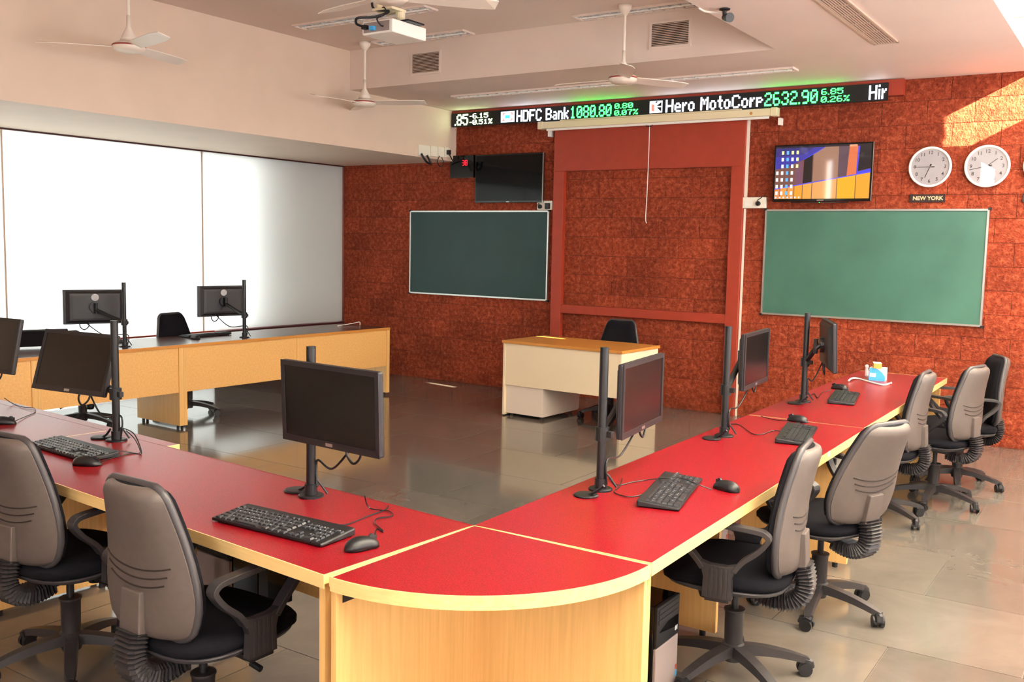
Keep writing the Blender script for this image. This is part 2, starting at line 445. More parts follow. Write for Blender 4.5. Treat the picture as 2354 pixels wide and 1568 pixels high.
# ---- rooflight along the right: frosted sheets, the last bay open to the sun
SKY_Y1 = 8.40
rl = struct('window_4')
MB().box(0.0, SKY_X1, SKY_Y1+0.015, WY, LO+0.05, LO+0.06).build('pane', M['rooflight'], rl)
MB().box(-0.02, 0.02, SKY_Y1+0.015, WY, LO+0.03, LO+0.09).build('glazing_bar', M['white'], rl)
npan = 6
for k in range(npan):
    a = 0.2+(SKY_Y1-0.2)*k/npan; b_ = 0.2+(SKY_Y1-0.2)*(k+1)/npan
    if k == 4:      # narrow slit added in this sheet to throw a blade of sun on the floor
        sx0, sy0, sx1, sy1, gw = -0.59, 6.166, 0.19, 6.036, 0.018
        ya, yb = a+0.015, b_-0.015
        for poly in ([(SKY_X0, ya), (sx0, ya), (sx0, yb), (SKY_X0, yb)], [(sx1, ya), (SKY_X1, ya), (SKY_X1, yb), (sx1, yb)],
                     [(sx0, ya), (sx1, ya), (sx1, sy1-gw), (sx0, sy0-gw)], [(sx0, sy0+gw), (sx1, sy1+gw), (sx1, yb), (sx0, yb)]):
            MB().prism(poly, LO+0.05, LO+0.06).build('pane', M['rooflight'], rl)
    else:
        MB().box(SKY_X0, SKY_X1, a+0.015, b_-0.015, LO+0.05, LO+0.06).build('pane', M['rooflight'], rl)
    MB().box(SKY_X0, SKY_X1, b_-0.015, b_+0.015, LO+0.02, LO+0.09).build('glazing_bar', M['white'], rl)

# ---- left wall: frosted panels lit from outside
wl = struct('wall_left')
PY = [2.51, 4.65, 6.79, WY-0.02]
MB().box(LX-0.12, LX, BY-0.1, PY[0], 0, BEAM_Z).build('masonry', M['paint'], wl)
MB().box(LX-0.12, LX, 6.93, WY+0.02, 0, 0.545).build('plinth', M['plinth'], wl)
MB().box(LX-0.12, LX+0.012, 6.93, WY-0.01, 0.545, 0.602).build('ledge', M['plinth'], wl)
MB().box(LX-0.12, LX, PY[0], WY+0.02, 2.530, BEAM_Z).build('lintel', M['plinth'], wl)
for k in range(3):
    wn = struct('window_%d' % (k+1))
    z0 = 0.602
    MB().box(LX-0.02, LX-0.008, PY[k]+0.006, PY[k+1]-0.006, z0+0.01, 2.530).build('pane', M['frost'], wn)
    MB().box(LX-0.03, LX, PY[k]-0.006, PY[k]+0.006, z0, 2.530).build('glazing_bar', M['slat'], wn)
    if k < 2:
        ya, yb = PY[k], PY[k+1]
        MB().box(LX-0.03, LX+0.004, ya, yb if k == 0 else 6.93, z0-0.004, z0+0.012).build('rail', M['frame_red'], wn)
        MB().box(LX-0.02, LX-0.008, ya+0.006, yb if k == 0 else 6.93, 0.02, z0-0.004).build('lower_pane', M['frost'], wn)
MB().box(LX-3.2, LX-0.42, 7.45, WY+3, -0.1, 4.5).build('added_shade_block', M['exterior'], wl)  # unseen block added outside to grey the far end of the panels

# ---- right wall with windows, rear wall with two slits and an added window (both outside the picture)
wr = struct('wall_right')
WINS = [(0.4, 2.6), (3.2, 5.4), (6.0, 8.2)]
WZ0, WZ1 = 0.80, 2.78
MB().box(RX, RX+0.2, BY-0.1, WY+0.2, 0, WZ0).build('masonry', M['paint'], wr)
MB().box(RX, RX+0.2, BY-0.1, WY+0.2, WZ1, LO+0.08).build('masonry', M['paint'], wr)
ys = [BY-0.1]+[q for ab in WINS for q in ab]+[WY+0.2]
for k in range(0, len(ys), 2):
    MB().box(RX, RX+0.2, ys[k], ys[k+1], WZ0, WZ1).build('pier', M['paint'], wr)
for a, b_ in WINS:
    portal('window_portal', (RX+0.02, (a+b_)/2, (WZ0+WZ1)/2), (b_-a, WZ1-WZ0), (-1, 0, 0))
MB().box(RX+0.2, RX+4.6, BY-0.1, WY+1.5, 2.85, 2.95).build('added_sunshade', M['exterior'], wr)  # unseen roof added to keep the sun out of the right windows
MB().box(-3.0, 0.07, 8.26, 8.30, LO+0.12, 6.0).build('sun_patch_blocker', M['exterior'], wr)  # unseen wall added above the roof to cut the sun patch at its left
wq = struct('wall_rear')
SLITS = [(-5.745, 0.13), (-2.78, 0.25), (0.2, 2.2)]  # last, wide opening added for more light from the rear
xs = [LX-0.1]+[q for c, w_ in SLITS for q in (c-w_/2, c+w_/2)]+[RX+0.2]
for k in range(0, len(xs), 2):
    MB().box(xs[k], xs[k+1], BY-0.2, BY, 0, HI+0.15).build('masonry', M['paint'], wq)
for c, w_ in SLITS:
    zb, zt = (0.5, HI-0.01) if w_ < 1 else (0.8, 2.8)
    MB().box(c-w_/2, c+w_/2, BY-0.2, BY, 0, zb).build('masonry', M['paint'], wq)
    MB().box(c-w_/2, c+w_/2, BY-0.2, BY, zt, HI+0.15).build('masonry', M['paint'], wq)
    portal('window_portal', (c, BY-0.02, (zb+zt)/2), (w_, zt-zb), (0, 1, 0))

# ---- red oxide timber frame on the back wall
tr = struct('trim_1')
F0, F1 = -5.416, -3.307
MB().box(F0, F1, WY-0.055, WY+0.01, 2.40, 2.90).build('head_board', M['frame_red'], tr, bevel=0.004)
MB().box(F0, F0+0.126, WY-0.055, WY+0.01, 0, 2.40).build('stile', M['frame_red'], tr, bevel=0.004)
MB().box(F1-0.127, F1, WY-0.055, WY+0.01, 0, 2.40).build('stile', M['frame_red'], tr, bevel=0.004)
MB().box(F0+0.126, F1-0.127, WY-0.05, WY+0.01, 0.893, 0.985).build('rail', M['frame_red'], tr, bevel=0.004)

# ================================================================== THINGS ON THE BACK WALL
def wx(u, v, y=WY): return at(u, v, 1, y).x
def wz(u, v, y=WY): return at(u, v, 1, y).z

# ---- LED ticker
FONT = {
'0': '01110 10001 10011 10101 11001 10001 01110', '1': '00100 01100 00100 00100 00100 00100 01110', '2': '01110 10001 00001 00110 01000 10000 11111',
'3': '01110 10001 00001 00110 00001 10001 01110', '5': '11111 10000 11110 00001 00001 10001 01110', '6': '01110 10000 10000 11110 10001 10001 01110',
'7': '11111 00001 00010 00100 00100 00100 00100', '8': '01110 10001 10001 01110 10001 10001 01110', '9': '01110 10001 10001 01111 00001 00001 01110',
'.': '0 0 0 0 0 0 1', '-': '000 000 000 111 000 000 000', '%': '11001 11010 00010 00100 01000 01011 10011', ' ': '00 00 00 00 00 00 00',
'H': '10001 10001 10001 11111 10001 10001 10001', 'D': '11110 10001 10001 10001 10001 10001 11110', 'F': '11111 10000 10000 11110 10000 10000 10000',
'C': '01110 10001 10000 10000 10000 10001 01110', 'B': '11110 10001 10001 11110 10001 10001 11110', 'M': '10001 11011 10101 10101 10001 10001 10001',
'a': '0000 0000 0110 0001 0111 1001 0111', 'n': '0000 0000 1110 1001 1001 1001 1001', 'k': '1000 1000 1001 1010 1100 1010 1001',
'e': '0000 0000 0110 1001 1111 1000 0111', 'r': '000 000 101 110 100 100 100', 'o': '0000 0000 0110 1001 1001 1001 0110',
't': '010 010 111 010 010 010 001', 'p': '0000 0000 1110 1001 1110 1000 1000', 'i': '1 0 1 1 1 1 1', ',': '0 0 0 0 0 0 1'}
LEDY = 8.842
def led_text(s, x0, x1, z0, z1, mat, parent, sub=2, fill=0.86):
    cols = []
    for ch in s:
        rows = FONT[ch].split()
        for c in range(len(rows[0])): cols.append([rows[r][c] == '1' for r in range(7)])
        cols.append([False]*7)
    cols = cols[:-1]; nC = len(cols); cw = (x1-x0)/nC; chh = (z1-z0)/7
    b = MB()
    for i, col in enumerate(cols):
        for r in range(7):
            if not col[r]: continue
            for a in range(sub):
                zz = z1-(r+(a+0.5)/sub)*chh; xx = x0+(i+0.5)*cw
                b.box(xx-cw/2*1.05, xx+cw/2*1.05, LEDY-0.003, LEDY, zz-chh/sub/2*fill, zz+chh/sub/2*fill)
    o = b.build('text', mat, parent); o['kind'] = 'stuff'; return o
tk = thing('ticker_display', 'long black LED stock ticker with white and green lettering under the ceiling', 'ticker sign', (-4.4, 8.90, 2.92))
def TK(b, name, mat, **k):
    b.v = [(x+4.4, y-8.90, z-2.92) for x, y, z in b.v]; return b.build(name, mat, tk, **k)
TK(MB().box(-6.76, -1.908, 8.865, WY-0.01, 2.965, LO-0.004), 'backing_board', M['frame_red'])
TK(MB().box(-6.745, -2.03, LEDY, 8.865, 2.922, 3.074), 'led_panel', M['ledblack'])
def tx(u): return wx(u, 262-(u-1040)*0.0515, LEDY)
class _P: pass
ledtop, ledbot = 3.058, 2.936
def TT(s, u0, u1, mat, row=0, sub=2):
    if row == 0: z0, z1 = ledbot, ledtop
    elif row == 1: z0, z1 = 3.004, 3.057
    else: z0, z1 = 2.937, 2.990
    o = led_text(s, tx(u0), tx(u1), z0, z1, mat, None, sub)
    o.parent = tk; o.location = (4.4, -8.90, -2.92)
TT('.85', 1046, 1076, M['led_y']); TT('-6.15', 1080, 1122, M['led_y'], 1, 1); TT('-0.51%', 1080, 1132, M['led_y'], 2, 1)
TT('HDFC Bank', 1188, 1307, M['led_w']); TT('1080.80', 1311, 1406, M['led_g']); TT('0.80', 1413, 1455, M['led_g'], 1, 1); TT('0.07%', 1413, 1467, M['led_g'], 2, 1)
TT('Hero MotoCorp', 1531, 1754, M['led_w']); TT('2632.90', 1758, 1880, M['led_g']); TT('6.85', 1888, 1938, M['led_g'], 1, 1); TT('0.26%', 1888, 1953, M['led_g'], 2, 1)
TT('Hir', 1998, 2038, M['led_w'])
def logo(u0, u1, kind):
    a, b = tx(u0), tx(u1); c = (a+b)/2; h = (b-a)/2; zc = (ledbot+ledtop)/2; hz = 0.058
    TK(MB().box(a, b, LEDY-0.003, LEDY, zc-hz, zc+hz), 'logo', M['led_w2'])
    if kind == 0:
        for sx in (-1, 1):
            for sz in (-1, 1):
                TK(MB().box(c+sx*h*0.35 if sx > 0 else c-h*0.72, c+h*0.72 if sx > 0 else c-h*0.35, LEDY-0.005, LEDY-0.003, zc+sz*hz*0.66-0.004, zc+sz*hz*0.66+0.004), 'logo_mark', M['led_r'])
                TK(MB().box(c+sx*h*0.66-0.006, c+sx*h*0.66+0.006, LEDY-0.005, LEDY-0.003, zc+(hz*0.3 if sz > 0 else -hz*0.7), zc+(hz*0.7 if sz > 0 else -hz*0.3)), 'logo_mark', M['led_r'])
        TK(MB().box(c-h*0.34, c+h*0.34, LEDY-0.005, LEDY-0.003, zc-hz*0.30, zc+hz*0.30), 'logo_mark', M['led_b'])
    else:
        TK(MB().prism([(c-h*0.7, zc-hz*0.6), (c-h*0.25, zc-hz*0.8), (c-h*0.25, zc+hz*0.35), (c-h*0.7, zc+hz*0.5)], LEDY-0.005, LEDY-0.003, 1), 'logo_mark', M['led_r'])
        TK(MB().prism([(c+h*0.1, zc+hz*0.15), (c+h*0.85, zc+hz*0.75), (c+h*0.85, zc+hz*0.1)], LEDY-0.005, LEDY-0.003, 1), 'logo_mark', M['ledblack'])
        TK(MB().prism([(c+h*0.15, zc-hz*0.1), (c+h*0.85, zc-hz*0.1), (c+h*0.85, zc-hz*0.85)], LEDY-0.005, LEDY-0.003, 1), 'logo_mark', M['ledblack'])
        TK(MB().prism([(c-h*0.05, zc+hz*0.55), (c+h*0.35, zc+hz*0.9), (c-h*0.05, zc+hz*0.9)], LEDY-0.005, LEDY-0.003, 1), 'logo_mark', M['ledblack'])
logo(1152, 1183, 0); logo(1494, 1523, 1)

# ---- projection screen
ps = thing('projection_screen', 'rolled-up white projection screen in its long housing above the red frame', 'screen', (-4.28, 8.84, 2.84))
MB().box(-1.265, 1.265, -0.03, 0.045, 0.005, 0.073).build('housing', M['cream_pvc'], ps, bevel=0.006)
MB().box(-1.02, 0.95, -0.032, -0.01, 0.073, 0.083).build('housing_lip', M['cream_pvc'], ps)
for sx in (-1, 1): MB().box(sx*1.265-0.03, sx*1.265+0.03, -0.035, 0.05, 0.0, 0.078).build('end_cap', M['cream_pvc'], ps, bevel=0.005)
MB().box(-1.20, 1.21, -0.005, 0.012, -0.018, 0.004).build('bottom_bar', M['white'], ps)
for x in (-1.19, 1.30): MB().box(x-0.012, x+0.012, 0.03, 0.105, -0.075, -0.012).build('bracket', M['white'], ps)
MB().cyl((1.05, -0.032, 0.035), (1.05, -0.028, 0.035), 0.014).build('maker_badge', M['oak'], ps)
px0 = wx(1493, 292, 8.84)+4.28
MB().tube(spline([(px0, 0, -0.02), (px0+0.002, 0, -0.3), (px0-0.003, 0.002, -0.7), (px0-0.008, 0, -0.93), (px0+0.004, 0, -0.985)], 6), 0.004).build('pull_cord', M['cordw'], ps)
MB().tube([(px0-0.035, 0, -0.005), (px0-0.03, -0.004, -0.03), (px0+0.03, -0.004, -0.03), (px0+0.035, 0, -0.005)], 0.004).build('handle', M['black'], ps)

# ---- white cable trunking beside the frame
def trunk(x, z0, z1, wd, label):
    o = MB().box(-wd/2, wd/2, -0.02, 0, 0, z1-z0).build('cable_trunking', M['pvc'], loc=(x, WY-0.004, z0))
    tag(o, label, 'trunking', 'white cable trunking on the back wall'); return o
trunk(F0-0.008, 2.095, 2.84, 0.018, 'thin white cable trunking left of the red frame above the left socket box')
trunk(F1+0.012, 2.11, 2.84, 0.026, 'white cable trunking right of the red frame running up to the projection screen')
trunk(F1+0.012, 0.0, 2.00, 0.016, 'white cable trunking right of the red frame running down to the floor')

# ---- socket boxes
def socket_box(x0, x1, z0, z1, label, plug):
    t = thing('socket_box', label, 'socket', ((x0+x1)/2, WY-0.004, z0), 0, 'white socket boxes on the laterite wall')
    hw = (x1-x0)/2; h = z1-z0
    MB().box(-hw, hw, -0.045, 0, 0, h).build('box', M['pvc'], t, bevel=0.006)
    if plug == 2:
        MB().box(0.02, 0.075, -0.075, -0.045, h*0.08, h*0.72).build('adapter', M['black'], t, bevel=0.004)
        MB().lathe([(0.0, 0.0), (0.022, 0.0), (0.024, 0.02), (0.012, 0.035), (0, 0.035)], (-0.05, -0.045, h*0.35), 14, 'y').build('plug', M['black'], t)
        MB().tube(spline([(-0.05, -0.07, h*0.35), (-0.075, -0.06, h*0.55), (-0.065, -0.05, h*0.68), (-0.075, -0.046, h*0.7)]), 0.004).build('cable', M['black'], t)
    else:
        MB().box(-hw*0.7, -hw*0.1, -0.049, -0.045, h*0.2, h*0.7).build('switch_plate', M['white'], t)
        MB().lathe([(0.0, 0.0), (0.022, 0.0), (0.022, 0.025), (0.012, 0.04), (0, 0.04)], (hw*0.42, -0.045, h*0.42), 14, 'y').build('plug', M['black'], t)
        MB().tube(spline([(hw*0.42, -0.07, h*0.45), (hw*0.4, -0.06, h*0.7), (hw*0.6, -0.05, h*0.9), (hw*0.85, -0.02, h+0.02)]), 0.004).build('cable', M['black'], t)
socket_box(-5.62, -5.43, 1.995, 2.092, 'white socket box with a black adapter at the left chalkboard corner', 2)
socket_box(-3.322, -3.086, 2.004, 2.108, 'white socket box with a round black plug at the right chalkboard corner', 1)

# ---- chalkboards
def chalkboard(x0, x1, z0, z1, label, bm):
    t = thing('chalkboard', label, 'chalkboard', ((x0+x1)/2, WY-0.004, z0), 0, 'green chalkboards')
    hw, h = (x1-x0)/2, z1-z0
    MB().box(-hw+0.01, hw-0.01, -0.022, 0, 0.01, h-0.01).build('writing_surface', bm, t)
    MB().box(-hw, hw, -0.03, 0, 0, 0.016).build('frame_rail', M['alu'], t); MB().box(-hw, hw, -0.03, 0, h-0.016, h).build('frame_rail', M['alu'], t)
    MB().box(-hw, -hw+0.016, -0.03, 0, 0.016, h-0.016).build('frame_stile', M['alu'], t); MB().box(hw-0.016, hw, -0.03, 0, 0.016, h-0.016).build('frame_stile', M['alu'], t)
    for sx in (-1, 1):
        for zz in (0.0, h): MB().box(sx*hw-0.012, sx*hw+0.012, -0.032, 0, zz-0.01, zz+0.01).build('corner_cap', M['black'], t)
chalkboard(-7.41, -5.477, 1.012, 1.988, 'dark green chalkboard left of the red frame, below the switched-off television', M['board'])
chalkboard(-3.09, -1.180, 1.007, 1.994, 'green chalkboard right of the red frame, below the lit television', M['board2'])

# ---- televisions
def television(x0, x1, z0, z1, label, on):
    t = thing('television', label, 'television', ((x0+x1)/2, 8.865, z0))
    hw, h = (x1-x0)/2, z1-z0
    MB().box(-hw, hw, 0, 0.035, 0, h).build('cabinet', M['gloss'], t, bevel=0.004)
    MB().box(-hw*0.5, hw*0.5, 0.035, WY-8.865-0.003, h*0.25, h*0.75).build('wall_bracket', M['black'], t)
    MB().box(hw-0.002, hw+0.001, -0.001, 0.02, 0, h).build('side_trim', M['alu'], t)
    if not on:
        MB().box(-hw+0.014, hw-0.014, -0.002, 0, 0.022, h-0.014).build('screen', M['tvglass'], t)
        MB().box(-0.02, 0.02, -0.003, -0.001, 0.006, 0.013).build('logo', M['alu'], t)
        return
    sw, s0, s1 = hw-0.016, 0.024, h-0.014
    sc = MB().box(-sw, sw, -0.002, 0, s0, s1).build('screen', M['tvglass'], t)
    lay = [0.0]
    def quad(pts, rgb, st, name='picture'):
        lay[0] += 0.00004
        y = -0.0021-lay[0]
        b = MB(); b.v = [(-sw+2*sw*u, y, s0+(s1-s0)*v) for u, v in pts]; b.f = [tuple(range(len(pts)))]
        key = 'tv_%d_%d_%d' % rgb
        if key not in M:
            M[key] = emit(key, rgb, st); M[key].node_tree.nodes['Principled BSDF'].inputs['Roughness'].default_value = 0.04; M[key].node_tree.nodes['Principled BSDF'].inputs['Specular IOR Level'].default_value = 1.0
        return b.build(name, M[key], sc)
    quad([(0, 0), (1, 0), (1, 1), (0, 1)], (112, 72, 62), 0.9)
    quad([(0, .56), (.12, .60), (.33, .76), (.56, 1), (0, 1)], (52, 50, 150), 0.9)
    quad([(0, .80), (.3, .84), (.42, .97), (.42, 1), (0, 1)], (40, 36, 112), 0.9)
    quad([(.31, .755), (.40, .83), (.40, .30), (.305, .28)], (18, 18, 24), 0.6)
    quad([(.30, .745), (.56, 1), (.575, 1), (.31, .74)], (62, 62, 210), 1.0)
    quad([(.22, .24), (.30, .27), (.30, .72), (.22, .66)], (110, 70, 90), 0.9)
    quad([(.41, .30), (.67, .37), (.67, .98), (.56, 1), (.41, .83)], (150, 110, 90), 0.9)
    quad([(.67, .37), (.76, .41), (.77, .98), (.67, .98)], (88, 66, 78), 0.9)
    quad([(.76, .41), (.855, .43), (.865, .98), (.78, .98)], (206, 106, 66), 0.95)
    quad([(.855, .43), (.868, .43), (.882, .96), (.867, .96)], (72, 64, 220), 1.0)
    quad([(.87, .50), (1, .55), (1, .97), (.883, .97)], (20, 22, 34), 0.6)
    quad([(.855, .43), (1, .48), (1, .545), (.865, .49)], (60, 60, 210), 1.0)
    quad([(0, .18), (1, .47), (1, .49), (0, .20)], (84, 76, 200), 1.0)
    cuts = [0, .062, .14, .215, .305, .405, .665, .855, 1.0]
    for k in range(8):
        a, b = cuts[k]+0.004, cuts[k+1]-0.004
        quad([(a, 0), (b, 0), (b, .18+.29*b), (a, .18+.29*a)], [(206, 122, 66), (214, 140, 60), (212, 140, 70), (216, 146, 40), (216, 150, 62), (212, 150, 84), (222, 160, 30), (224, 150, 40)][k], 0.95)
    quad([(0, .965), (1, .965), (1, 1), (0, 1)], (18, 18, 40), 0.6)
    quad([(.775, .955), (.855, .955), (.858, .99), (.778, .99)], (226, 150, 110), 0.95)
    cols = [(226, 232, 236), (214, 220, 150), (90, 170, 240), (220, 236, 228)]
    for r in range(7):
        for c in range(5 if r < 3 else 4):
            if (r, c) in ((0, 0), (1, 0), (2, 0)): continue
            u, v = .012+c*.053, .90-r*.128
            k = 2 if c == 2 else (1 if r == 0 or c == 4 else 0)
            quad([(u, v-.055), (u+.026, v-.055), (u+.026, v+.012), (u, v+.012)], cols[k], 0.95, 'desktop_icon')
    for c in range(7): quad([(.012+c*.042, .012), (.028+c*.042, .012), (.028+c*.042, .045), (.012+c*.042, .045)], (200, 220, 232), 0.9, 'taskbar_icon')
    MB().box(-0.03, 0.03, -0.003, -0.001, 0.007, 0.015).build('logo', M['alu'], t)
    MB().box(-hw*0.6, hw*0.55, 0.0, 0.02, -0.012, -0.004).build('speaker_bar', M['gloss'], t)
    MB().box(-0.01, -0.003, -0.001, 0.0, -0.012, -0.006).build('power_light', M['glow'], t)
television(-6.425, -5.53, 2.072, 2.604, 'switched-off black flat television above the left chalkboard', False)
television(-3.010, -2.125, 2.062, 2.578, 'lit flat television showing a computer desktop above the right chalkboard', True)

# ---- red number display
nd = thing('number_display', 'small black box with red digits 38 beside the switched-off television', 'display', (-6.64, 8.90, 2.36))
MB().box(-0.165, 0.165, 0, 0.05, 0, 0.25).build('case', M['gloss'], nd, bevel=0.004)
SEG = {'3': 'abgcd', '8': 'abcdefg'}
for ch, cx in (('3', 0.022), ('8', 0.064)):
    b = MB(); W2, H2, T = 0.013, 0.027, 0.0035; zc = 0.165
    pos = {'a': (0, H2, 1), 'g': (0, 0, 1), 'd': (0, -H2, 1), 'b': (W2, H2/2, 0), 'c': (W2, -H2/2, 0), 'f': (-W2, H2/2, 0), 'e': (-W2, -H2/2, 0)}
    for q in SEG[ch]:
        x, z, hor = pos[q]; z += zc
        if hor: b.box(cx+x-W2*0.8, cx+x+W2*0.8, -0.003, 0, z-T, z+T)
        else: b.box(cx+x-T, cx+x+T, -0.003, 0, z-H2/2*0.85, z+H2/2*0.85)
    b.build('digit', M['seg'], nd)

# ---- wall clocks and name plates
def wall_clock(x, z, r, mn, hr, label, sec=None):
    t = thing('wall_clock', label, 'clock', (x, WY-0.006, z), 0, 'round white wall clocks')
    MB().lathe([(0, 0), (r*0.96, 0), (r, 0.012), (r, 0.034), (r*0.97, 0.042), (r*0.90, 0.040), (r*0.885, 0.028)], (0, 0, 0), 48, 'y').build('rim', M['white'], t, smooth=True)
    MB().lathe([(0, 0.027), (r*0.89, 0.027), (r*0.89, 0.029), (0, 0.029)], (0, 0, 0), 48, 'y').build('dial', M['dial'], t)
    for k in range(1, 13):
        a = R(90-30*k)
        text_mesh(str(k), r*0.24, M['ink'], 'numeral', t, (math.cos(a)*r*0.70, -0.0295, math.sin(a)*r*0.70), FRONT, ext=0.0004, bold=0.0006)
    def hand(ang, ln, wd, y, nm):
        mt = Matrix.Rotation(R(ang), 4, 'Y')
        MB().box(-wd/2, wd/2, -y-0.001, -y, -ln*0.26, ln, mt).build(nm, M['ink'], t)
        MB().box(-wd, wd, -y-0.001, -y, -ln*0.28, -ln*0.08, mt).build(nm, M['ink'], t)
    hand(mn, r*0.78, r*0.028, 0.031, 'minute_hand'); hand(hr, r*0.56, r*0.035, 0.033, 'hour_hand')
    MB().lathe([(0, 0.029), (0.008, 0.029), (0.008, 0.036), (0, 0.036)], (0, 0, 0), 12, 'y').build('hub', M['chrome'], t)
    g = MB().lathe([(0, 0.0405), (r*0.895, 0.0405), (r*0.895, 0.0415), (0, 0.0415)], (0, 0, 0), 48, 'y').build('glass', M['glass'], t)
    return t
def clear_glass():
    mt = bpy.data.materials.new('clock_glass'); mt.use_nodes = True
    n, l = mt.node_tree.nodes, mt.node_tree.links; n.clear()
    o = n.new('ShaderNodeOutputMaterial'); a = n.new('ShaderNodeBsdfTransparent'); b = n.new('ShaderNodeBsdfGlossy'); mx = n.new('ShaderNodeMixShader')
    b.inputs['Roughness'].default_value = 0.01; mx.inputs[0].default_value = 0.09
    l.new(a.outputs[0], mx.inputs[1]); l.new(b.outputs[0], mx.inputs[2]); l.new(mx.outputs[0], o.inputs[0])
    return mt
M['glass'] = clear_glass()
wall_clock(-1.666, 2.350, 0.172, 270, 202, 'round white wall clock above the NEW YORK plate')
wall_clock(-1.223, 2.345, 0.174, 258, 52, 'round white wall clock right of the NEW YORK clock, bright stripe across its dial')
wall_clock(-0.782, 2.345, 0.174, 300, 100, 'round white wall clock cut off at the right edge of the picture')
def plate(x0, x1, z0, z1, txt, label):
    t = thing('name_plate', label, 'sign', ((x0+x1)/2, WY-0.004, z0), 0, 'black name plates under the clocks')
    MB().box((x0-x1)/2, (x1-x0)/2, -0.014, 0, 0, z1-z0).build('board', M['sign'], t)
    if txt: text_mesh(txt, 0.046, M['signtext'], 'lettering', t, (0.005, -0.0145, (z1-z0)/2-0.001), FRONT, ext=0.0005, bold=0.0012)
plate(-1.817, -1.535, 2.052, 2.120, 'NEW YORK', 'black name plate reading NEW YORK under the left clock')
plate(-0.945, -0.66, 2.048, 2.116, None, 'black name plate cut off at the right edge of the picture')

# ---- socket cluster on the beam
sk = thing('wall_socket', 'cluster of white switches and sockets with black cords on the beam end', 'socket', (BEAM_X, 8.53, 2.56))
for k, (a, b_, z0, z1) in enumerate([(-0.27, -0.07, 0.0, 0.115), (-0.06, 0.06, 0.01, 0.12), (0.07, 0.18, 0.015, 0.125), (0.19, 0.28, 0.02, 0.13)]):
    MB().box(0, 0.022, a, b_, z0, z1).build('switch_plate', M['pvc'], sk, bevel=0.003)
MB().box(0.022, 0.06, 0.215, 0.255, 0.05, 0.10).build('plug', M['black'], sk, bevel=0.004)
MB().tube(spline([(0.03, -0.24, 0.02), (0.05, -0.18, -0.06), (0.05, -0.1, -0.075), (0.03, -0.14, 0.01)]), 0.012).build('cord', M['black'], sk)
MB().tube(spline([(0.03, 0.08, 0.02), (0.05, 0.02, -0.05), (0.05, 0.08, -0.10), (0.05, 0.13, -0.05), (0.03, 0.12, 0.01)]), 0.005).build('cord', M['black'], sk)
MB().tube(spline([(0.05, 0.235, 0.05), (0.06, 0.27, 0.0), (0.03, 0.33, -0.02), (-0.03, 0.36, -0.05)]), 0.007).build('cord', M['black'], sk)

# ================================================================== CEILING THINGS
def vent(x0, x1, z0, z1, label):
    t = thing('air_vent', label, 'vent', ((x0+x1)/2, SOFF_Y, z0), 0, 'square louvred vents on the ceiling beam')
    hw, h = (x1-x0)/2, z1-z0
    MB().box(-hw, hw, -0.004, 0, 0, h).build('backing', M['dark'], t)
    f = MB(); f.box(-hw-0.02, hw+0.02, -0.012, 0, -0.02, 0); f.box(-hw-0.02, hw+0.02, -0.012, 0, h, h+0.02); f.box(-hw-0.02, -hw, -0.012, 0, 0, h); f.box(hw, hw+0.02, -0.012, 0, 0, h)
    f.build('frame', M['ceil'], t)
    b = MB(); n = 13
    for k in range(n):
        zz = h*(k+0.5)/n; b.box(-hw, hw, -0.012, -0.004, zz-h/n*0.22, zz+h/n*0.22)
    o = b.build('louvre', M['slat'], t); o['kind'] = 'stuff'
vent(-5.963, -5.645, 3.200, 3.375, 'square louvred air vent on the ceiling beam, left of the two')
vent(-3.490, -3.172, 3.214, 3.390, 'square louvred air vent on the ceiling beam, right of the two')

g = thing('ceiling_grille', 'long slotted air grille in the low ceiling at the right', 'grille', (-1.71, 6.35, LO-0.001))
MB().box(-0.075, 0.075, -0.95, 0.95, -0.004, 0).build('backing', M['dark'], g)
gf = MB(); gf.box(-0.085, -0.07, -0.97, 0.97, -0.012, 0); gf.box(0.07, 0.085, -0.97, 0.97, -0.012, 0); gf.box(-0.085, 0.085, 0.95, 0.97, -0.012, 0); gf.box(-0.085, 0.085, -0.97, -0.95, -0.012, 0)
gf.build('frame', M['slat'], g)
b = MB()
for k in range(8): b.box(-0.062+k*0.0177-0.0035, -0.062+k*0.0177+0.0035, -0.95, 0.95, -0.010, -0.004)
o = b.build('louvre', M['slat'], g); o['kind'] = 'stuff'
for k in range(7): MB().box(-0.07, 0.07, -0.8+k*0.267-0.004, -0.8+k*0.267+0.004, -0.011, -0.004).build('crossbar', M['slat'], g)

def strip_light(x0, x1, y0, y1, z, label, n=12):
    t = thing('ceiling_light', label, 'ceiling light', ((x0+x1)/2, (y0+y1)/2, z-0.001), 0, 'recessed strip lights')
    hw, hd = (x1-x0)/2, (y1-y0)/2
    MB().box(-hw, hw, -hd, hd, -0.004, 0).build('reflector', M['reflector'], t)
    f = MB(); f.box(-hw-0.012, hw+0.012, -hd-0.012, -hd, -0.016, 0); f.box(-hw-0.012, hw+0.012, hd, hd+0.012, -0.016, 0); f.box(-hw-0.012, -hw, -hd, hd, -0.016, 0); f.box(hw, hw+0.012, -hd, hd, -0.016, 0)
    f.build('frame', M['ceil'], t)
    for k in range(n):
        xx = -hw+2*hw*(k+0.5)/n; MB().box(xx-0.004, xx+0.004, -hd, hd, -0.014, -0.004).build('louvre', M['reflector'], t)
    MB().cyl((-hw+0.02, 0, -0.012), (hw-0.02, 0, -0.012), 0.008, n=8).build('tube', M['white'], t)
strip_light(-6.40, -4.95, 6.10, 6.26, HI, 'recessed strip light in the high ceiling behind the projector mount')
strip_light(-6.25, -5.20, 6.95, 7.11, HI, 'short recessed strip light between the projector and the left air vent')
strip_light(-4.09, -3.05, 6.97, 7.12, HI, 'recessed strip light above the right air vent')
strip_light(-6.05, -2.58, 7.93, 8.06, LO, 'long recessed strip light in the low ceiling in front of the ticker', 30)

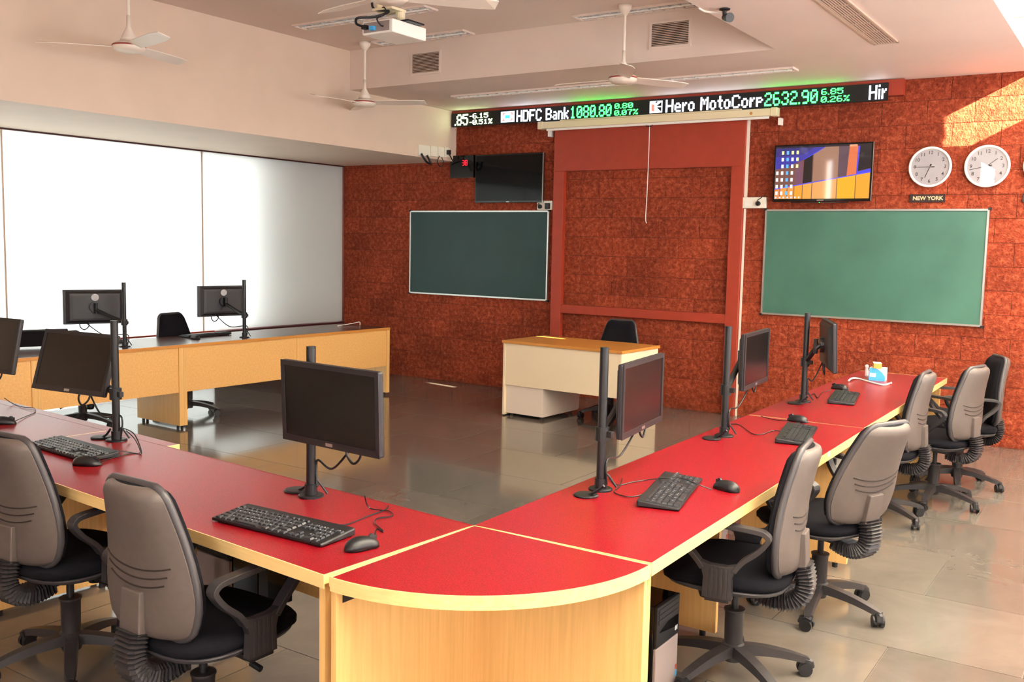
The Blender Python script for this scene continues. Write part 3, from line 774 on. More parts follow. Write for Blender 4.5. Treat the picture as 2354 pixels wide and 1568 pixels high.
def fan_blade_mesh():
    b = MB(); secs = []
    for k in range(7):
        t = k/6; r = 0.10+t*0.50; wd = 0.045+0.02*math.sin(t*2.6); tw = 0.012
        if k == 6: wd *= 0.75
        secs.append([(r, -wd, tw), (r, wd, -tw), (r, wd, -tw+0.005), (r, -wd, tw+0.005)])
    return b.loft(secs).mesh('blade', M['fanwhite'])
blade_me = fan_blade_mesh()
def fan(x, y, z, ang, label, first=[None]):
    t = thing('ceiling_fan', label, 'ceiling fan', (x, y, z), 0, 'white three-blade ceiling fans')
    MB().cyl((0, 0, 0.06), (0, 0, HI-z-0.002), 0.012, n=12).build('rod', M['fanwhite'], t, smooth=False)
    MB().lathe([(0.014, 0.22), (0.016, 0.14), (0.05, 0.075), (0.06, 0.045), (0.0, 0.045)], (0, 0, 0), 20).build('canopy', M['fanwhite'], t, smooth=True)
    MB().lathe([(0.0, HI-z-0.002), (0.055, HI-z-0.002), (0.05, HI-z-0.03), (0.016, HI-z-0.08)], (0, 0, 0), 20).build('ceiling_cup', M['fanwhite'], t, smooth=True)
    mo = MB().lathe([(0.0, 0.04), (0.07, 0.038), (0.105, 0.022), (0.112, 0.004), (0.108, -0.012), (0.085, -0.03), (0.0, -0.036)], (0, 0, 0), 28).build('motor', M['fanwhite'], t, smooth=True)
    MB().lathe([(0.109, 0.016), (0.1135, 0.012), (0.1135, 0.007), (0.112, 0.004)], (0, 0, 0), 28).build('stripe', M['fanred'], mo)
    for k in range(3):
        link('blade', blade_me, t, (0, 0, 0.002), (0, 0, R(ang+120*k)))
fan(-6.10, 4.26, 2.935, -14, 'white ceiling fan at the upper left, hanging in front of the beam face')
fan(-6.345, 6.954, 2.917, -98, 'white ceiling fan over the far left corner, below the projector')
fan(-3.566, 6.865, 2.917, -60, 'white ceiling fan hanging in front of the ticker display')
fan(-3.52, 4.04, 2.925, 49, 'white ceiling fan at the top of the picture, one blade showing')

# ---- projector
pj = thing('projector', 'white ceiling projector with black cables on a bracket', 'projector', (-4.115, 4.785, 2.90))
MB().box(-0.125, 0.125, -0.165, 0.165, 0.0, 0.082).build('case', M['white'], pj, bevel=0.008)
MB().box(-0.11, 0.10, -0.167, -0.163, 0.012, 0.072).build('connector_panel', M['grey'], pj)
MB().box(-0.045, -0.012, -0.19, -0.165, 0.02, 0.045).build('video_plug', M['blue'], pj)
MB().box(-0.10, -0.07, -0.20, -0.165, 0.03, 0.055).build('power_plug', M['black'], pj)
MB().cyl((0.03, 0.02, 0.082), (0.03, 0.02, 0.16), 0.03).build('mount_column', M['cream_pvc'], pj)
MB().box(-0.10, 0.16, -0.06, 0.10, 0.082, 0.092).build('mount_plate', M['black'], pj)
MB().box(-0.10, 0.06, -0.10, -0.06+0.10, 0.16, 0.175).build('mount_arm', M['cream_pvc'], pj)
MB().cyl((-0.085, -0.05, 0.165), (-0.085, -0.05, HI-2.90-0.002), 0.022).build('drop_pipe', M['cream_pvc'], pj)
MB().tube(spline([(-0.12, -0.06, 0.58), (-0.12, -0.07, 0.30), (-0.10, -0.09, 0.18), (0.02, -0.08, 0.15), (-0.04, -0.14, 0.11), (-0.13, -0.2, 0.10), (-0.12, -0.22, 0.06), (-0.085, -0.2, 0.045)]), 0.008).build('cable', M['black'], pj)
MB().tube(spline([(-0.11, -0.05, 0.58), (-0.115, -0.08, 0.2), (0.0, -0.1, 0.17), (0.03, -0.13, 0.12), (0.03, -0.2, 0.08), (0.05, -0.19, 0.04), (0.05, -0.165, 0.04)]), 0.005).build('cable', M['black'], pj)

# ---- ceiling camera
cc = thing('security_camera', 'small black camera on the low ceiling near the right air vent', 'camera', (-2.345, 5.85, LO-0.001))
MB().lathe([(0, 0), (0.034, 0), (0.034, -0.008), (0.014, -0.014), (0.012, -0.05), (0, -0.055)], (0, 0, 0), 18).build('mount', M['black'], cc)
MB().cyl((-0.01, 0.02, -0.048), (0.045, -0.02, -0.062), 0.018, 0.030, 18).build('camera_head', M['black'], cc)
MB().tube(spline([(-0.02, 0.02, -0.02), (-0.09, 0.03, -0.006), (-0.125, -0.02, -0.005), (-0.13, -0.1, -0.002)]), 0.006).build('cable', M['cordw'], cc)

# ================================================================== DESKS
def mat2(x, y, ang): return Matrix.Translation((x, y, 0)) @ Matrix.Rotation(ang, 4, 'Z')
TH = 0.026
# ---- red corner unit: quarter disc on two panels
I0 = Vector((-1.757, 2.451, 0)); A0 = Vector((-1.782, 1.832, 0)); B0 = Vector((-1.130, 2.444, 0))
QR = 0.625
cu = thing('corner_desk', 'quarter-round red desk joining the two red desk rows', 'desk', I0)
arc = []
a0 = math.atan2(A0.y-I0.y, A0.x-I0.x); a1 = math.atan2(B0.y-I0.y, B0.x-I0.x)
for k in range(33):
    t = a0+(a1-a0)*k/32; arc.append((math.cos(t)*QR, math.sin(t)*QR))
def offs(rr): return [(math.cos(a0+(a1-a0)*k/32)*rr, math.sin(a0+(a1-a0)*k/32)*rr) for k in range(33)]
MB().prism([(0.004, -0.004)]+offs(QR-0.004), DZ-TH, DZ).build('top', M['red'], cu)
eb = MB(); o1, o2 = offs(QR-0.0035), offs(QR)
eb.loft([[(p[0], p[1], DZ-TH-0.012), (q[0], q[1], DZ-TH-0.012), (q[0], q[1], DZ+0.0006), (p[0], p[1], DZ+0.0006)] for p, q in zip(o1, o2)])
eb.build('edge_band', M['edge'], cu, auto=True)
for tt, nm in ((a0, 'joint_strip'), (a1, 'joint_strip')):
    MB().box(0, QR, -0.0035, 0.0035, DZ-TH, DZ+0.0006, Matrix.Rotation(tt, 4, 'Z')).build(nm, M['edge'], cu)
MB().box(0, QR-0.012, -0.008, 0.012, 0.03, DZ-TH, Matrix.Rotation(a0, 4, 'Z')).build('side_panel', M['wood'], cu, bevel=0.001)
MB().box(0.0, QR-0.012, -0.012, 0.008, 0.03, DZ-TH, Matrix.Rotation(a1, 4, 'Z')).build('side_panel', M['wood'], cu, bevel=0.001)
MB().box(QR-0.10, QR-0.035, 0.012, 0.0135, DZ-TH-0.052, DZ-TH-0.006, Matrix.Rotation(a0, 4, 'Z')).build('cable_slot', M['dark'], cu)
for tt in (a0, a1):
    for rr in (0.05, QR-0.06): MB().cyl((math.cos(tt)*rr, math.sin(tt)*rr, 0), (math.cos(tt)*rr, math.sin(tt)*rr, 0.03), 0.014).build('foot', M['black'], cu)

def red_desk(name, label, p, q, depth, side, legs, modesty=(0.30, DZ-TH), group='red computer desks'):
    """desk with inner edge from p to q; the user edge lies `depth` to `side` (+1 = right of p->q)"""
    p, q = Vector(p), Vector(q); L = (q-p).length; ang = math.atan2(q.y-p.y, q.x-p.x)
    t = thing(name, label, 'desk', (p.x, p.y, 0), ang, group); s = -side
    def Y(v): return s*v
    def bx(b, x0, x1, y0, y1, z0, z1):
        a, c = sorted((Y(y0), Y(y1))); return b.box(x0, x1, a, c, z0, z1)
    bx(MB(), 0.0035, L-0.0035, 0.0035, depth-0.0035, DZ-TH, DZ).build('top', M['red'], t)
    bx(MB(), 0, L, depth-0.0035, depth, DZ-TH-0.012, DZ+0.0006).build('edge_band', M['edge'], t)
    bx(MB(), 0, L, 0, 0.0035, DZ-TH, DZ+0.0006).build('edge_band', M['red'], t)
    bx(MB(), 0, 0.0035, 0.0035, depth-0.0035, DZ-TH, DZ+0.0006).build('joint_strip', M['edge'], t)
    bx(MB(), L-0.0035, L, 0.0035, depth-0.0035, DZ-TH, DZ+0.0006).build('joint_strip', M['edge'], t)
    for x, y1 in legs:
        bx(MB(), x-0.012, x+0.012, 0.02, y1, 0.025, DZ-TH).build('leg_panel', M['wood'], t, bevel=0.001)
        for yy in (0.06, y1-0.06): MB().cyl((x, Y(yy), 0), (x, Y(yy), 0.025), 0.014).build('foot', M['black'], t)
    bx(MB(), 0.02, L-0.02, 0.006, 0.020, modesty[0], modesty[1]).build('modesty_panel', M['woodh'], t)
    return t
JR = Vector((-1.790, 5.045, 0)); FR = at(1977, 852, 2, DZ); FR.z = 0
d_r1 = red_desk('computer_desk', 'red desk of the right row nearest the quarter-round corner', I0, JR, 0.622, 1, [(0.035, 0.60), (1.26, 0.36), (2.50, 0.585)])
d_r2 = red_desk('computer_desk', 'red desk of the right row at the far end by the laterite wall', JR, FR, 0.612, 1, [(0.035, 0.57), (1.43, 0.34), (2.53, 0.56)])
dirL = Vector((-math.cos(R(4.6)), math.sin(R(4.6)), 0))
JL = I0 + dirL*2.24; FL = I0 + dirL*4.6
d_l1 = red_desk('computer_desk', 'red desk of the near left row beside the quarter-round corner', I0, JL, 0.625, -1, [(0.035, 0.60), (1.15, 0.36), (2.20, 0.58)])
d_l2 = red_desk('computer_desk', 'red desk of the near left row at the left edge of the picture', JL, FL, 0.625, -1, [(0.04, 0.57), (2.2, 0.58)])
for dsk, xa, xb in ((d_l1, 1.75, 2.24), (d_l2, 0.0, 2.36)):
    MB().box(xa, xb, -0.06, 0.0, DZ-0.03, DZ-0.001).build('rear_ledge', M['red'], dsk)
MB().box(1.742, 1.75, -0.06, 0.0, DZ-0.036, DZ).build('rear_ledge_end', M['edge'], d_l1)

# ---- wooden desks along the frosted wall
WA = R(90-2.3)
def wpt(y): return Vector((-6.66-(7.71-y)*math.tan(R(2.3)), y, 0))
WD = 0.66
ys_ = [2.68, 3.94, 5.19, 7.71]
wl_lab = ['beech desk by the frosted wall at the left edge of the picture', 'beech desk by the frosted wall, with the left of the two rear-facing monitors',
          'long beech desk by the frosted wall reaching towards the laterite wall']
for k in range(3):
    p, q = wpt(ys_[k]), wpt(ys_[k+1]); L = (q-p).length
    t = thing('wooden_desk', wl_lab[k], 'desk', p, WA, 'beech desks along the frosted wall')
    MB().box(0.0, L-0.001, 0.0, WD, DZ-TH, DZ).build('top', M['brown'], t)
    MB().box(0.0, L-0.001, -0.004, 0.0, DZ-TH, DZ+0.0006).build('edge_band', M['oak'], t)
    MB().box(0.0, L-0.001, 0.0, 0.012, DZ, DZ+0.0006).build('edge_band', M['oak'], t)
    if k == 2:
        MB().box(0.032, L/2-0.012, 0.012, 0.030, 0.315, DZ-TH).build('modesty_panel', M['woodh'], t)
        MB().box(L/2+0.012, L-0.045, 0.012, 0.030, 0.315, DZ-TH).build('modesty_panel', M['woodh'], t)
        MB().box(L/2-0.012, L/2+0.012, 0.006, 0.034, 0.315, DZ-TH).build('batten', M['wood'], t)
    else:
        MB().box(0.032, L-0.045, 0.012, 0.030, 0.315, DZ-TH).build('modesty_panel', M['woodh'], t)
    for x0, x1 in ((0.0, 0.032), (L-0.045, L-0.001)):
        MB().box(x0, x1, 0.002, WD-0.04, 0.03, DZ-TH).build('leg_panel', M['wood'], t, bevel=0.001)
        for yy in (0.06, WD-0.1): MB().cyl(((x0+x1)/2, yy, 0), ((x0+x1)/2, yy, 0.03), 0.012).build('foot', M['black'], t)

# ---- cream teacher desk
td = thing('teacher_desk', 'cream desk with tan top standing before the red frame', 'desk', (-5.055, 7.475, 0), R(-2.6))
TW, TD_ = 1.275, 0.69
MB().box(-0.01, TW+0.01, -0.01, TD_, DZ-0.026, DZ).build('top', M['oak'], td, bevel=0.002)
MB().box(0.02, TW-0.02, 0.008, 0.028, 0.30, DZ-0.026).build('modesty_panel', M['cream'], td)
MB().box(0, 0.02, 0, TD_-0.02, 0.012, DZ-0.026).build('side_panel', M['cream'], td)
MB().box(TW-0.02, TW, 0, TD_-0.02, 0.012, DZ-0.026).build('side_panel', M['cream'], td)
pd = MB().box(0.02, 0.445, 0.03, TD_-0.05, 0.03, DZ-0.03).build('drawer_unit', M['offwhite'], td)
for k in range(3):
    dr = MB().box(0.025, 0.44, TD_-0.05, TD_-0.03, 0.04+k*0.215, 0.245+k*0.215).build('drawer', M['white'], td)
    MB().box(0.18, 0.28, TD_-0.03, TD_-0.015, 0.14+k*0.215, 0.15+k*0.215).build('handle', M['alu'], dr)
for x in (0.06, 0.40):
    for y in (0.08, TD_-0.12): MB().cyl((x, y, 0), (x, y, 0.03), 0.018).build('foot', M['black'], td)
MB().box(TW-0.02, TW, 0.01, TD_-0.03, 0, 0.012).build('glide', M['black'], td); MB().box(0, 0.02, 0.01, TD_-0.03, 0, 0.012).build('glide', M['black'], td)

# ================================================================== MONITORS
PW, PH = 0.478, 0.282
def logo_ring(parent, y, z):
    MB().lathe([(0.024, 0), (0.029, 0), (0.029, 0.0015), (0.024, 0.0015), (0.024, 0)], (0, y+0.0015, z), 24, 'y').build('logo', M['keylegend'], parent)
    MB().box(-0.017, 0.017, y, y+0.0012, z-0.005, z+0.005).build('logo', M['keylegend'], parent)
def monitor(base, centre, yaw, tilt, label, pole_top=1.252, back=False, flip=1, group='computer monitors on poles'):
    """base: pole foot on the desk, centre: middle of the panel, yaw: angle of the panel's left-to-right axis"""
    b = Vector(base); c = Vector(centre)
    t = thing('computer_monitor', label, 'monitor', (b.x, b.y, DZ), 0, group)
    MB().lathe([(0, 0), (0.045, 0), (0.045, 0.006), (0.04, 0.009), (0.0, 0.009)], (0, 0, 0), 24).build('base_flange', M['black2'], t)
    MB().cyl((0, 0, 0.008), (0, 0, 0.045), 0.022, n=18).build('base_collar', M['black2'], t)
    MB().cyl((0, 0, 0.04), (0, 0, pole_top-DZ), 0.0165, n=18).build('pole', M['black2'], t, auto=True)
    zc = c.z-DZ-0.115
    MB().cyl((0, 0, zc-0.025), (0, 0, zc+0.025), 0.026, n=18).build('clamp_collar', M['black2'], t)
    MB().box(0.02, 0.045, -0.01, 0.01, zc-0.012, zc+0.012).build('clamp_screw', M['black2'], t, bevel=0.003)
    rel = c-b; rel.z = c.z-DZ
    mt = Matrix.Translation(rel) @ Matrix.Rotation(yaw, 4, 'Z') @ Matrix.Rotation(tilt, 4, 'X')
    pn = bpy.data.objects.new('panel', None)
    # bezel body as a mesh; screen, logo and cable hang on it
    pb = MB(); hw, hh = PW/2, PH/2
    bez = 0.017
    # frame ring front + back shell
    pb.box(-hw, hw, -0.0, 0.022, -hh, hh)
    body = pb.build('panel', M['bezel'], t, bevel=0.006)
    body.matrix_local = mt
    pb2 = MB(); ins = [(hw*0.92, hh*0.92, 0.022), (hw*0.80, hh*0.78, 0.040), (hw*0.70, hh*0.66, 0.042)]
    pb2.loft([[(-a, y, -b_), (a, y, -b_), (a, y, b_), (-a, y, b_)] for a, b_, y in ins]).build('back_shell', M['bezel'], body)
    fr = MB(); fr.box(-hw, hw, -0.004, 0, hh-bez, hh); fr.box(-hw, hw, -0.004, 0, -hh, -hh+bez+0.006); fr.box(-hw, -hw+bez, -0.004, 0, -hh+bez+0.006, hh-bez); fr.box(hw-bez, hw, -0.004, 0, -hh+bez+0.006, hh-bez)
    fr.build('bezel', M['bezel'], body)
    MB().box(-hw+bez, hw-bez, -0.001, 0, -hh+bez+0.006, hh-bez).build('screen', M['screen'], body)
    MB().box(-0.017, 0.017, -0.0046, -0.004, -hh+0.006, -hh+0.017).build('maker_mark', M['alu'], body)
    if back: 
        lg = MB().lathe([(0.0245, 0), (0.029, 0), (0.029, -0.002), (0.0245, -0.002), (0.0245, 0)], (0.0, 0.0425, hh*0.56), 24, 'y').build('logo', M['keylegend'], body)
        MB().box(-0.017, 0.017, 0.0425, 0.0440, hh*0.56-0.004, hh*0.56+0.004).build('logo', M['keylegend'], body)
    MB().cyl((0, 0.042, 0), (0, 0.062, 0), 0.045, n=16).build('mount_plate', M['black2'], body)
    MB().tube(spline([(flip*0.05, 0.03, -hh+0.02), (flip*0.052, 0.028, -hh-0.02), (flip*0.085, 0.026, -hh-0.045), (flip*0.115, 0.028, -hh-0.02), (flip*0.118, 0.03, -hh+0.02)]), 0.0045).build('cable', M['black'], body)
    pe = mt @ Vector((0, 0.06, 0)); pk = mt @ Vector((0, 0.085, -0.02))
    # two-part arm
    e0 = Vector((0, 0, zc)); mid = (e0+pk)/2; mid.z = zc*0.55+pk.z*0.45
    MB().tube([e0, (e0+mid)/2, mid, (mid+pk)/2, pk, pe], [0.017, 0.016, 0.015, 0.015, 0.014, 0.014], 10).build('arm', M['black2'], t)
    MB().cyl(pk-Vector((0, 0, 0.03)), pk+Vector((0, 0, 0.055)), 0.013, n=12).build('arm_pivot', M['black2'], t)
    # cable down the pole
    pc = mt @ Vector((flip*0.09, 0.035, -hh*0.8))
    MB().tube(spline([pc, (pc+Vector((0, 0, zc-0.10)))/2-Vector((0, 0, 0.06)), Vector((0.018, 0.012, zc-0.10)), Vector((0.022, 0.008, zc-0.19)), Vector((0.02, 0.01, 0.06)), Vector((0.05, 0.03, 0.012))]), 0.004).build('cable', M['black'], t)
    return t
def dk(u, v, z=DZ):
    p = at(u, v, 2, z); return p
monitor(dk(715, 1141), (-2.265, 2.315, 1.065), R(-3.9), R(2), 'black monitor facing the nearest chair on the near left desk')
monitor(dk(268, 1013), (-4.06, 2.52, 1.045), R(6), R(-17), 'black monitor leaning forward on its pole on the near left desk')
monitor(dk(-130, 925), (-4.96, 2.60, 1.055), R(6), R(-12), 'black monitor cut off at the left edge of the picture')
monitor(dk(1380, 1126), (-1.625, 3.385, 1.047), R(97), R(0), 'black monitor on the right row nearest the quarter-round corner', flip=1)
monitor(dk(1664, 1003), (-1.665, 4.78, 1.062), R(95), R(0), 'black monitor in the middle of the right desk row')
monitor(dk(1846, 924), (-1.54, 5.68, 1.075), R(113), R(-3), 'black monitor at the far end of the right row, seen edge-on')
monitor(dk(287, 797), (-7.26, 4.70, 1.035), R(-114), R(0), 'black monitor seen from behind on the beech desks, left of the two', 1.245, back=True)
monitor(dk(562, 776), (-7.18, 5.94, 1.04), R(-103), R(0), 'black monitor seen from behind on the beech desks, right of the two', 1.246, back=True)

def grommet(u, v, label):
    p = dk(u, v)
    t = thing('cable_grommet', label, 'grommet', (p.x, p.y, DZ), 0, 'black cable grommets in the red desks')
    MB().lathe([(0, 0), (0.044, 0), (0.046, 0.004), (0.040, 0.008), (0, 0.009)], (0, 0, 0), 24).build('cap', M['black'], t)
    MB().tube(spline([(0.01, 0, 0.006), (0.04, 0.0, 0.022), (0.075, -0.005, 0.05)]), 0.005).build('cable', M['black'], t)
grommet(682, 1129, 'black cable grommet beside the pole of the nearest left monitor')
grommet(233, 1007, 'black cable grommet beside the pole of the forward-leaning monitor')
grommet(1347, 1140, 'black cable grommet before the pole of the nearest right monitor')
grommet(1636, 1009, 'black cable grommet before the pole of the middle right monitor')
grommet(1828, 928, 'black cable grommet before the pole of the far right monitor')

# ================================================================== KEYBOARDS AND MICE
KW, KD = 0.475, 0.150
def key_rows():
    u = 0.0205; rows = []
    y = KD/2-0.020
    def run(n, x): return [(x+i*u, 1) for i in range(n)]
    x0 = -KW/2+0.012
    out = []
    # function row
    for x, n in ((x0, 1), (x0+u*1.9, 4), (x0+u*6.4, 4), (x0+u*10.9, 4)): out += [(x+i*u, y, 1, 0.6) for i in range(n)]
    yy = y-0.022
    out += [(x0+i*u, yy, 1, 1) for i in range(13)]+[(x0+13*u, yy, 2, 1)]
    yy -= u; out += [(x0, yy, 1.5, 1)]+[(x0+(1.5+i)*u, yy, 1, 1) for i in range(12)]+[(x0+13.5*u, yy, 1.5, 1)]
    yy -= u; out += [(x0, yy, 1.75, 1)]+[(x0+(1.75+i)*u, yy, 1, 1) for i in range(11)]+[(x0+12.75*u, yy, 2.25, 1)]
    yy -= u; out += [(x0, yy, 2.25, 1)]+[(x0+(2.25+i)*u, yy, 1, 1) for i in range(10)]+[(x0+12.25*u, yy, 2.75, 1)]
    yy -= u; out += [(x0+i*1.25*u, yy, 1.25, 1) for i in range(3)]+[(x0+3.75*u, yy, 6.25, 1)]+[(x0+(10+i*1.25)*u, yy, 1.25, 1) for i in range(4)]
    xn = x0+15.3*u
    for r_ in (0, 1): out += [(xn+i*u, y-0.022-r_*u, 1, 1) for i in range(3)]
    out += [(xn+u, yy+u, 1, 1)]+[(xn+i*u, yy, 1, 1) for i in range(3)]
    xp = x0+18.5*u
    out += [(xp+i*u, y-0.022, 1, 1) for i in range(4)]
    for r_ in (1, 2, 3): out += [(xp+i*u, y-0.022-r_*u, 1, 1) for i in range(3)]
    out += [(xp, yy, 2, 1), (xp+2*u, yy, 1, 1)]
    return u, out
KU, KEYS = key_rows()
_k = KU-0.0025
key_me = MB().loft([[(0.001, 0, 0), (_k, 0, 0), (_k, _k, 0), (0.001, _k, 0)], [(0.003, 0.002, 0.006), (_k-0.002, 0.002, 0.006), (_k-0.002, _k-0.002, 0.006), (0.003, _k-0.002, 0.006)]]).mesh('key', M['key'])
leg_me = MB().box(0.005, 0.009, 0.009, 0.012, 0.0059, 0.0063).mesh('key_legend', M['keylegend'])
def keyboard(x, y, ang, label, detail=True, tilt=None, z=DZ, cable=None):
    t = thing('keyboard', label, 'keyboard', (x, y, z), ang, 'black computer keyboards')
    if tilt: t.rotation_euler = (tilt, 0, ang)
    hw, hd = KW/2, KD/2
    sec = []
    for xx, ins in ((-hw, 0.004), (-hw+0.004, 0), (hw-0.004, 0), (hw, 0.004)):
        sec.append([(xx, -hd+ins, 0.004), (xx, hd-ins, 0.004), (xx, hd-ins, 0.026-ins), (xx, -hd+ins, 0.013-ins)])
    MB().loft(sec).build('case', M['black'], t, bevel=0.002)
    for sx in (-1, 1): MB().box(sx*hw*0.85-0.012, sx*hw*0.85+0.012, -hd+0.008, hd-0.008, 0, 0.004).build('foot', M['black'], t)
    slope = math.atan2(0.013, KD)
    def zz(yv): return 0.0195+yv*math.tan(slope)
    if detail:
        for (kx, ky, kw, kh) in KEYS:
            o = link('key', key_me, t, (kx, ky-KU, zz(ky-KU)-0.001), (slope, 0, 0)); o.scale = (kw if kw == 1 else kw*1.0+0.0, kh, 1)
            if kw == 1 and kh == 1 and random.random() < 0.5:
                link('key_legend', leg_me, o)
    else:
        b = MB()
        for (kx, ky, kw, kh) in KEYS:
            z0 = zz(ky-KU); b.box(kx+0.001, kx+kw*KU-0.002, ky-KU, ky-KU+_k*kh, z0-0.001, z0+0.006)
        o = b.build('key', M['key'], t); o['kind'] = 'stuff'
    if cable:
        inv = (Matrix.Translation((x, y, z)) @ Matrix.Rotation(ang, 4, 'Z')).inverted()
        MB().tube(spline([inv @ Vector(p) for p in cable]), 0.0022, 6).build('cable', M['black'], t)
    return t
def mouse(x, y, ang, label, cable=None, z=DZ):
    t = thing('mouse', label, 'mouse', (x, y, z), ang, 'black computer mice')
    b = MB(); secs = []
    for k in range(13):
        s = -1+2*k/12; yy = 0.058*s; e = max(0.0, 1-abs(s)**2.6)**0.5
        wd = max(0.004, (0.031-0.002*math.cos(s*3))*e); h = max(0.004, (0.036-0.008*(s-(-0.25))**2*1.2)*(e**0.7))
        ring = []
        for q in range(11):
            a = math.pi*q/10; ring.append((math.cos(a)*wd, yy, 0.002+math.sin(a)**0.8*h))
        secs.append(ring)
    b.loft(secs).build('shell', M['black'], t, smooth=True)
    MB().lathe([(0, -0.004), (0.010, -0.004), (0.010, 0.004), (0, 0.004)], (0, 0, 0), 12).build('scroll_wheel', M['key'], t, loc=(0, 0.034, 0.029), rot=(0, R(90), 0))
    MB().box(-0.0006, 0.0006, 0.012, 0.052, 0.020, 0.0325).build('button_gap', M['dark'], t)
    if cable:
        inv = (Matrix.Translation((x, y, z)) @ Matrix.Rotation(ang, 4, 'Z')).inverted()
        MB().tube(spline([inv @ Vector(p) for p in cable]), 0.0020, 6).build('cable', M['black'], t)
    return t
def D(u, v, z=DZ+0.004): return at(u, v, 2, z)
def free(u, v, x): return at(u, v, 0, x)
keyboard(-2.215, 2.058, R(1.5), 'black keyboard before the nearest left monitor',
         cable=[D(770, 1206, DZ+0.02), D(800, 1205), D(850, 1185), D(885, 1172), D(893, 1163)])
keyboard(-3.71, 2.285, R(-4), 'black keyboard before the forward-leaning monitor',
         cable=[D(262, 1035, DZ+0.02), D(300, 1040), D(325, 1043), D(310, 1000, DZ+0.06), D(285, 985, DZ+0.10), D(275, 985, DZ+0.05)])
keyboard(-1.42, 3.22, R(103), 'black keyboard before the nearest right monitor',
         cable=[D(1515, 1122, DZ+0.02), D(1480, 1136), D(1445, 1142), D(1412, 1132), D(1425, 1118), D(1430, 1100)])
keyboard(-1.39, 4.62, R(101), 'black keyboard before the middle right monitor', False,
         cable=[D(1805, 995, DZ+0.02), D(1780, 990), D(1752, 998), D(1730, 997), D(1700, 977), D(1680, 975)])
keyboard(-1.52, 5.97, R(100), 'black keyboard before the far right monitor', False)
keyboard(-7.24, 5.80, R(-92), 'black keyboard on the beech desk behind the right rear-facing monitor', False)
keyboard(-7.32, 4.73, R(-92), 'black keyboard lying flat behind the left rear-facing monitor', False)
keyboard(-7.32, 4.22, R(-112), 'black keyboard propped on its edge on the beech desk at the left', False, tilt=R(62), z=DZ+0.075)
p = D(832, 1258); mouse(p.x, p.y, R(-14), 'black mouse right of the nearest left keyboard', [D(860, 1236, DZ+0.012), D(866, 1216), D(882, 1222), D(862, 1203), D(868, 1192), D(902, 1186), D(893, 1175), D(850, 1168), D(838, 1140, DZ+0.05)])
p = D(200, 1067); mouse(p.x, p.y, R(-60), 'black mouse right of the forward-leaning monitor keyboard', [D(228, 1062, DZ+0.01), D(262, 1052), D(300, 1042), D(322, 1040), D(310, 1010, DZ+0.05), D(290, 990, DZ+0.1)])
p = D(1670, 1124); mouse(p.x, p.y, R(72), 'black mouse right of the nearest right keyboard', [D(1636, 1126, DZ+0.012), D(1600, 1112, DZ+0.033), D(1560, 1098, DZ+0.036), D(1525, 1100, DZ+0.034), D(1490, 1103), D(1455, 1108), D(1420, 1115), D(1400, 1100)])
p = D(1833, 968); mouse(p.x, p.y, R(80), 'black mouse beside the middle right keyboard', [D(1812, 968, DZ+0.01), D(1780, 965), D(1750, 957)])
p = D(1930, 894); mouse(p.x, p.y, R(80), 'black mouse beside the far right keyboard', [D(1912, 897, DZ+0.01), D(1890, 902), D(1880, 915), D(1872, 905), D(1862, 910)])
p = D(449, 778); mouse(p.x, p.y, R(-95), 'black mouse on the beech desk by the right rear-facing monitor')
p = D(8, 973); mouse(p.x, p.y, R(-50), 'black mouse at the left edge of the picture on the red desk', [D(34, 968, DZ+0.01), D(60, 957), D(80, 948), D(78, 938), D(55, 936), D(30, 928), D(10, 915, DZ+0.05)])

# ---- cords and boxes
wc = MB().tube(spline([D(1950, 877), D(1958, 871, DZ+0.02), D(1972, 871), D(2000, 879), D(2030, 886), D(2043, 883), D(2049, 881, DZ+0.012)]), 0.006, 8)
c0 = D(2000, 879); wc.v = [(x-c0.x, y-c0.y, z-DZ+0.003) for x, y, z in wc.v]
tag(wc.build('network_cable', M['cordw'], loc=(c0.x, c0.y, DZ)), 'short white cable lying before the blue box', 'cable')
wc = MB().tube(spline([(-7.12, 7.40, DZ+0.005), (-7.10, 7.60, DZ+0.02), (-7.05, 7.66, DZ+0.035), (-7.04, 7.66, DZ+0.004)]), 0.004, 8)
wc.v = [(x+7.1, y-7.5, z-DZ) for x, y, z in wc.v]
tag(wc.build('network_cable', M['cordw'], loc=(-7.1, 7.5, DZ)), 'thin white cable bent over the far end of the beech desks', 'cable')
p0, p1 = D(1997, 874, DZ), D(2034, 877, DZ)
bx_ = thing('carton', 'blue and white carton on the far end of the red row', 'box', ((p0.x+p1.x)/2, (p0.y+p1.y)/2, DZ), math.atan2(p1.y-p0.y, p1.x-p0.x))
bw = (p1-p0).length
MB().box(-bw/2, bw/2, 0, 0.10, 0, 0.088).build('box', M['card'], bx_)
MB().prism([(-bw/2, 0.0), (bw/2, 0.0), (bw/2, 0.030), (bw*0.32, 0.058), (bw*0.08, 0.078), (-bw*0.15, 0.088), (-bw/2, 0.088)], -0.0012, 0, 1).build('blue_print', M['blue'], bx_)
MB().box(-bw*0.44, -bw*0.08, -0.002, -0.0012, 0.026, 0.052).build('sticker', M['card'], bx_)
sb = thing('small_carton', 'small white and orange carton on top of the blue carton', 'box', ((p0.x+p1.x)/2-0.012, (p0.y+p1.y)/2+0.04, DZ+0.088), R(18))
MB().box(-0.026, 0.026, -0.05, 0.05, 0, 0.034).build('box', M['orange'], sb)
MB().box(-0.0265, 0.0265, -0.0505, 0.0505, 0.034, 0.0355).build('lid', M['card'], sb)
bgm = MB()
ring = [[(math.cos(a)*r_*(1+0.2*math.sin(3*a+zz*40)), math.sin(a)*r_*(1+0.15*math.cos(2*a)), zz) for a in [2*math.pi*k/14 for k in range(14)]] for zz, r_ in ((0, .012), (.02, .013), (.05, .011), (.065, .008), (.075, .012), (.085, .012), (.092, .004))]
bgm.loft(ring)
bp_ = D(1990, 868, DZ)
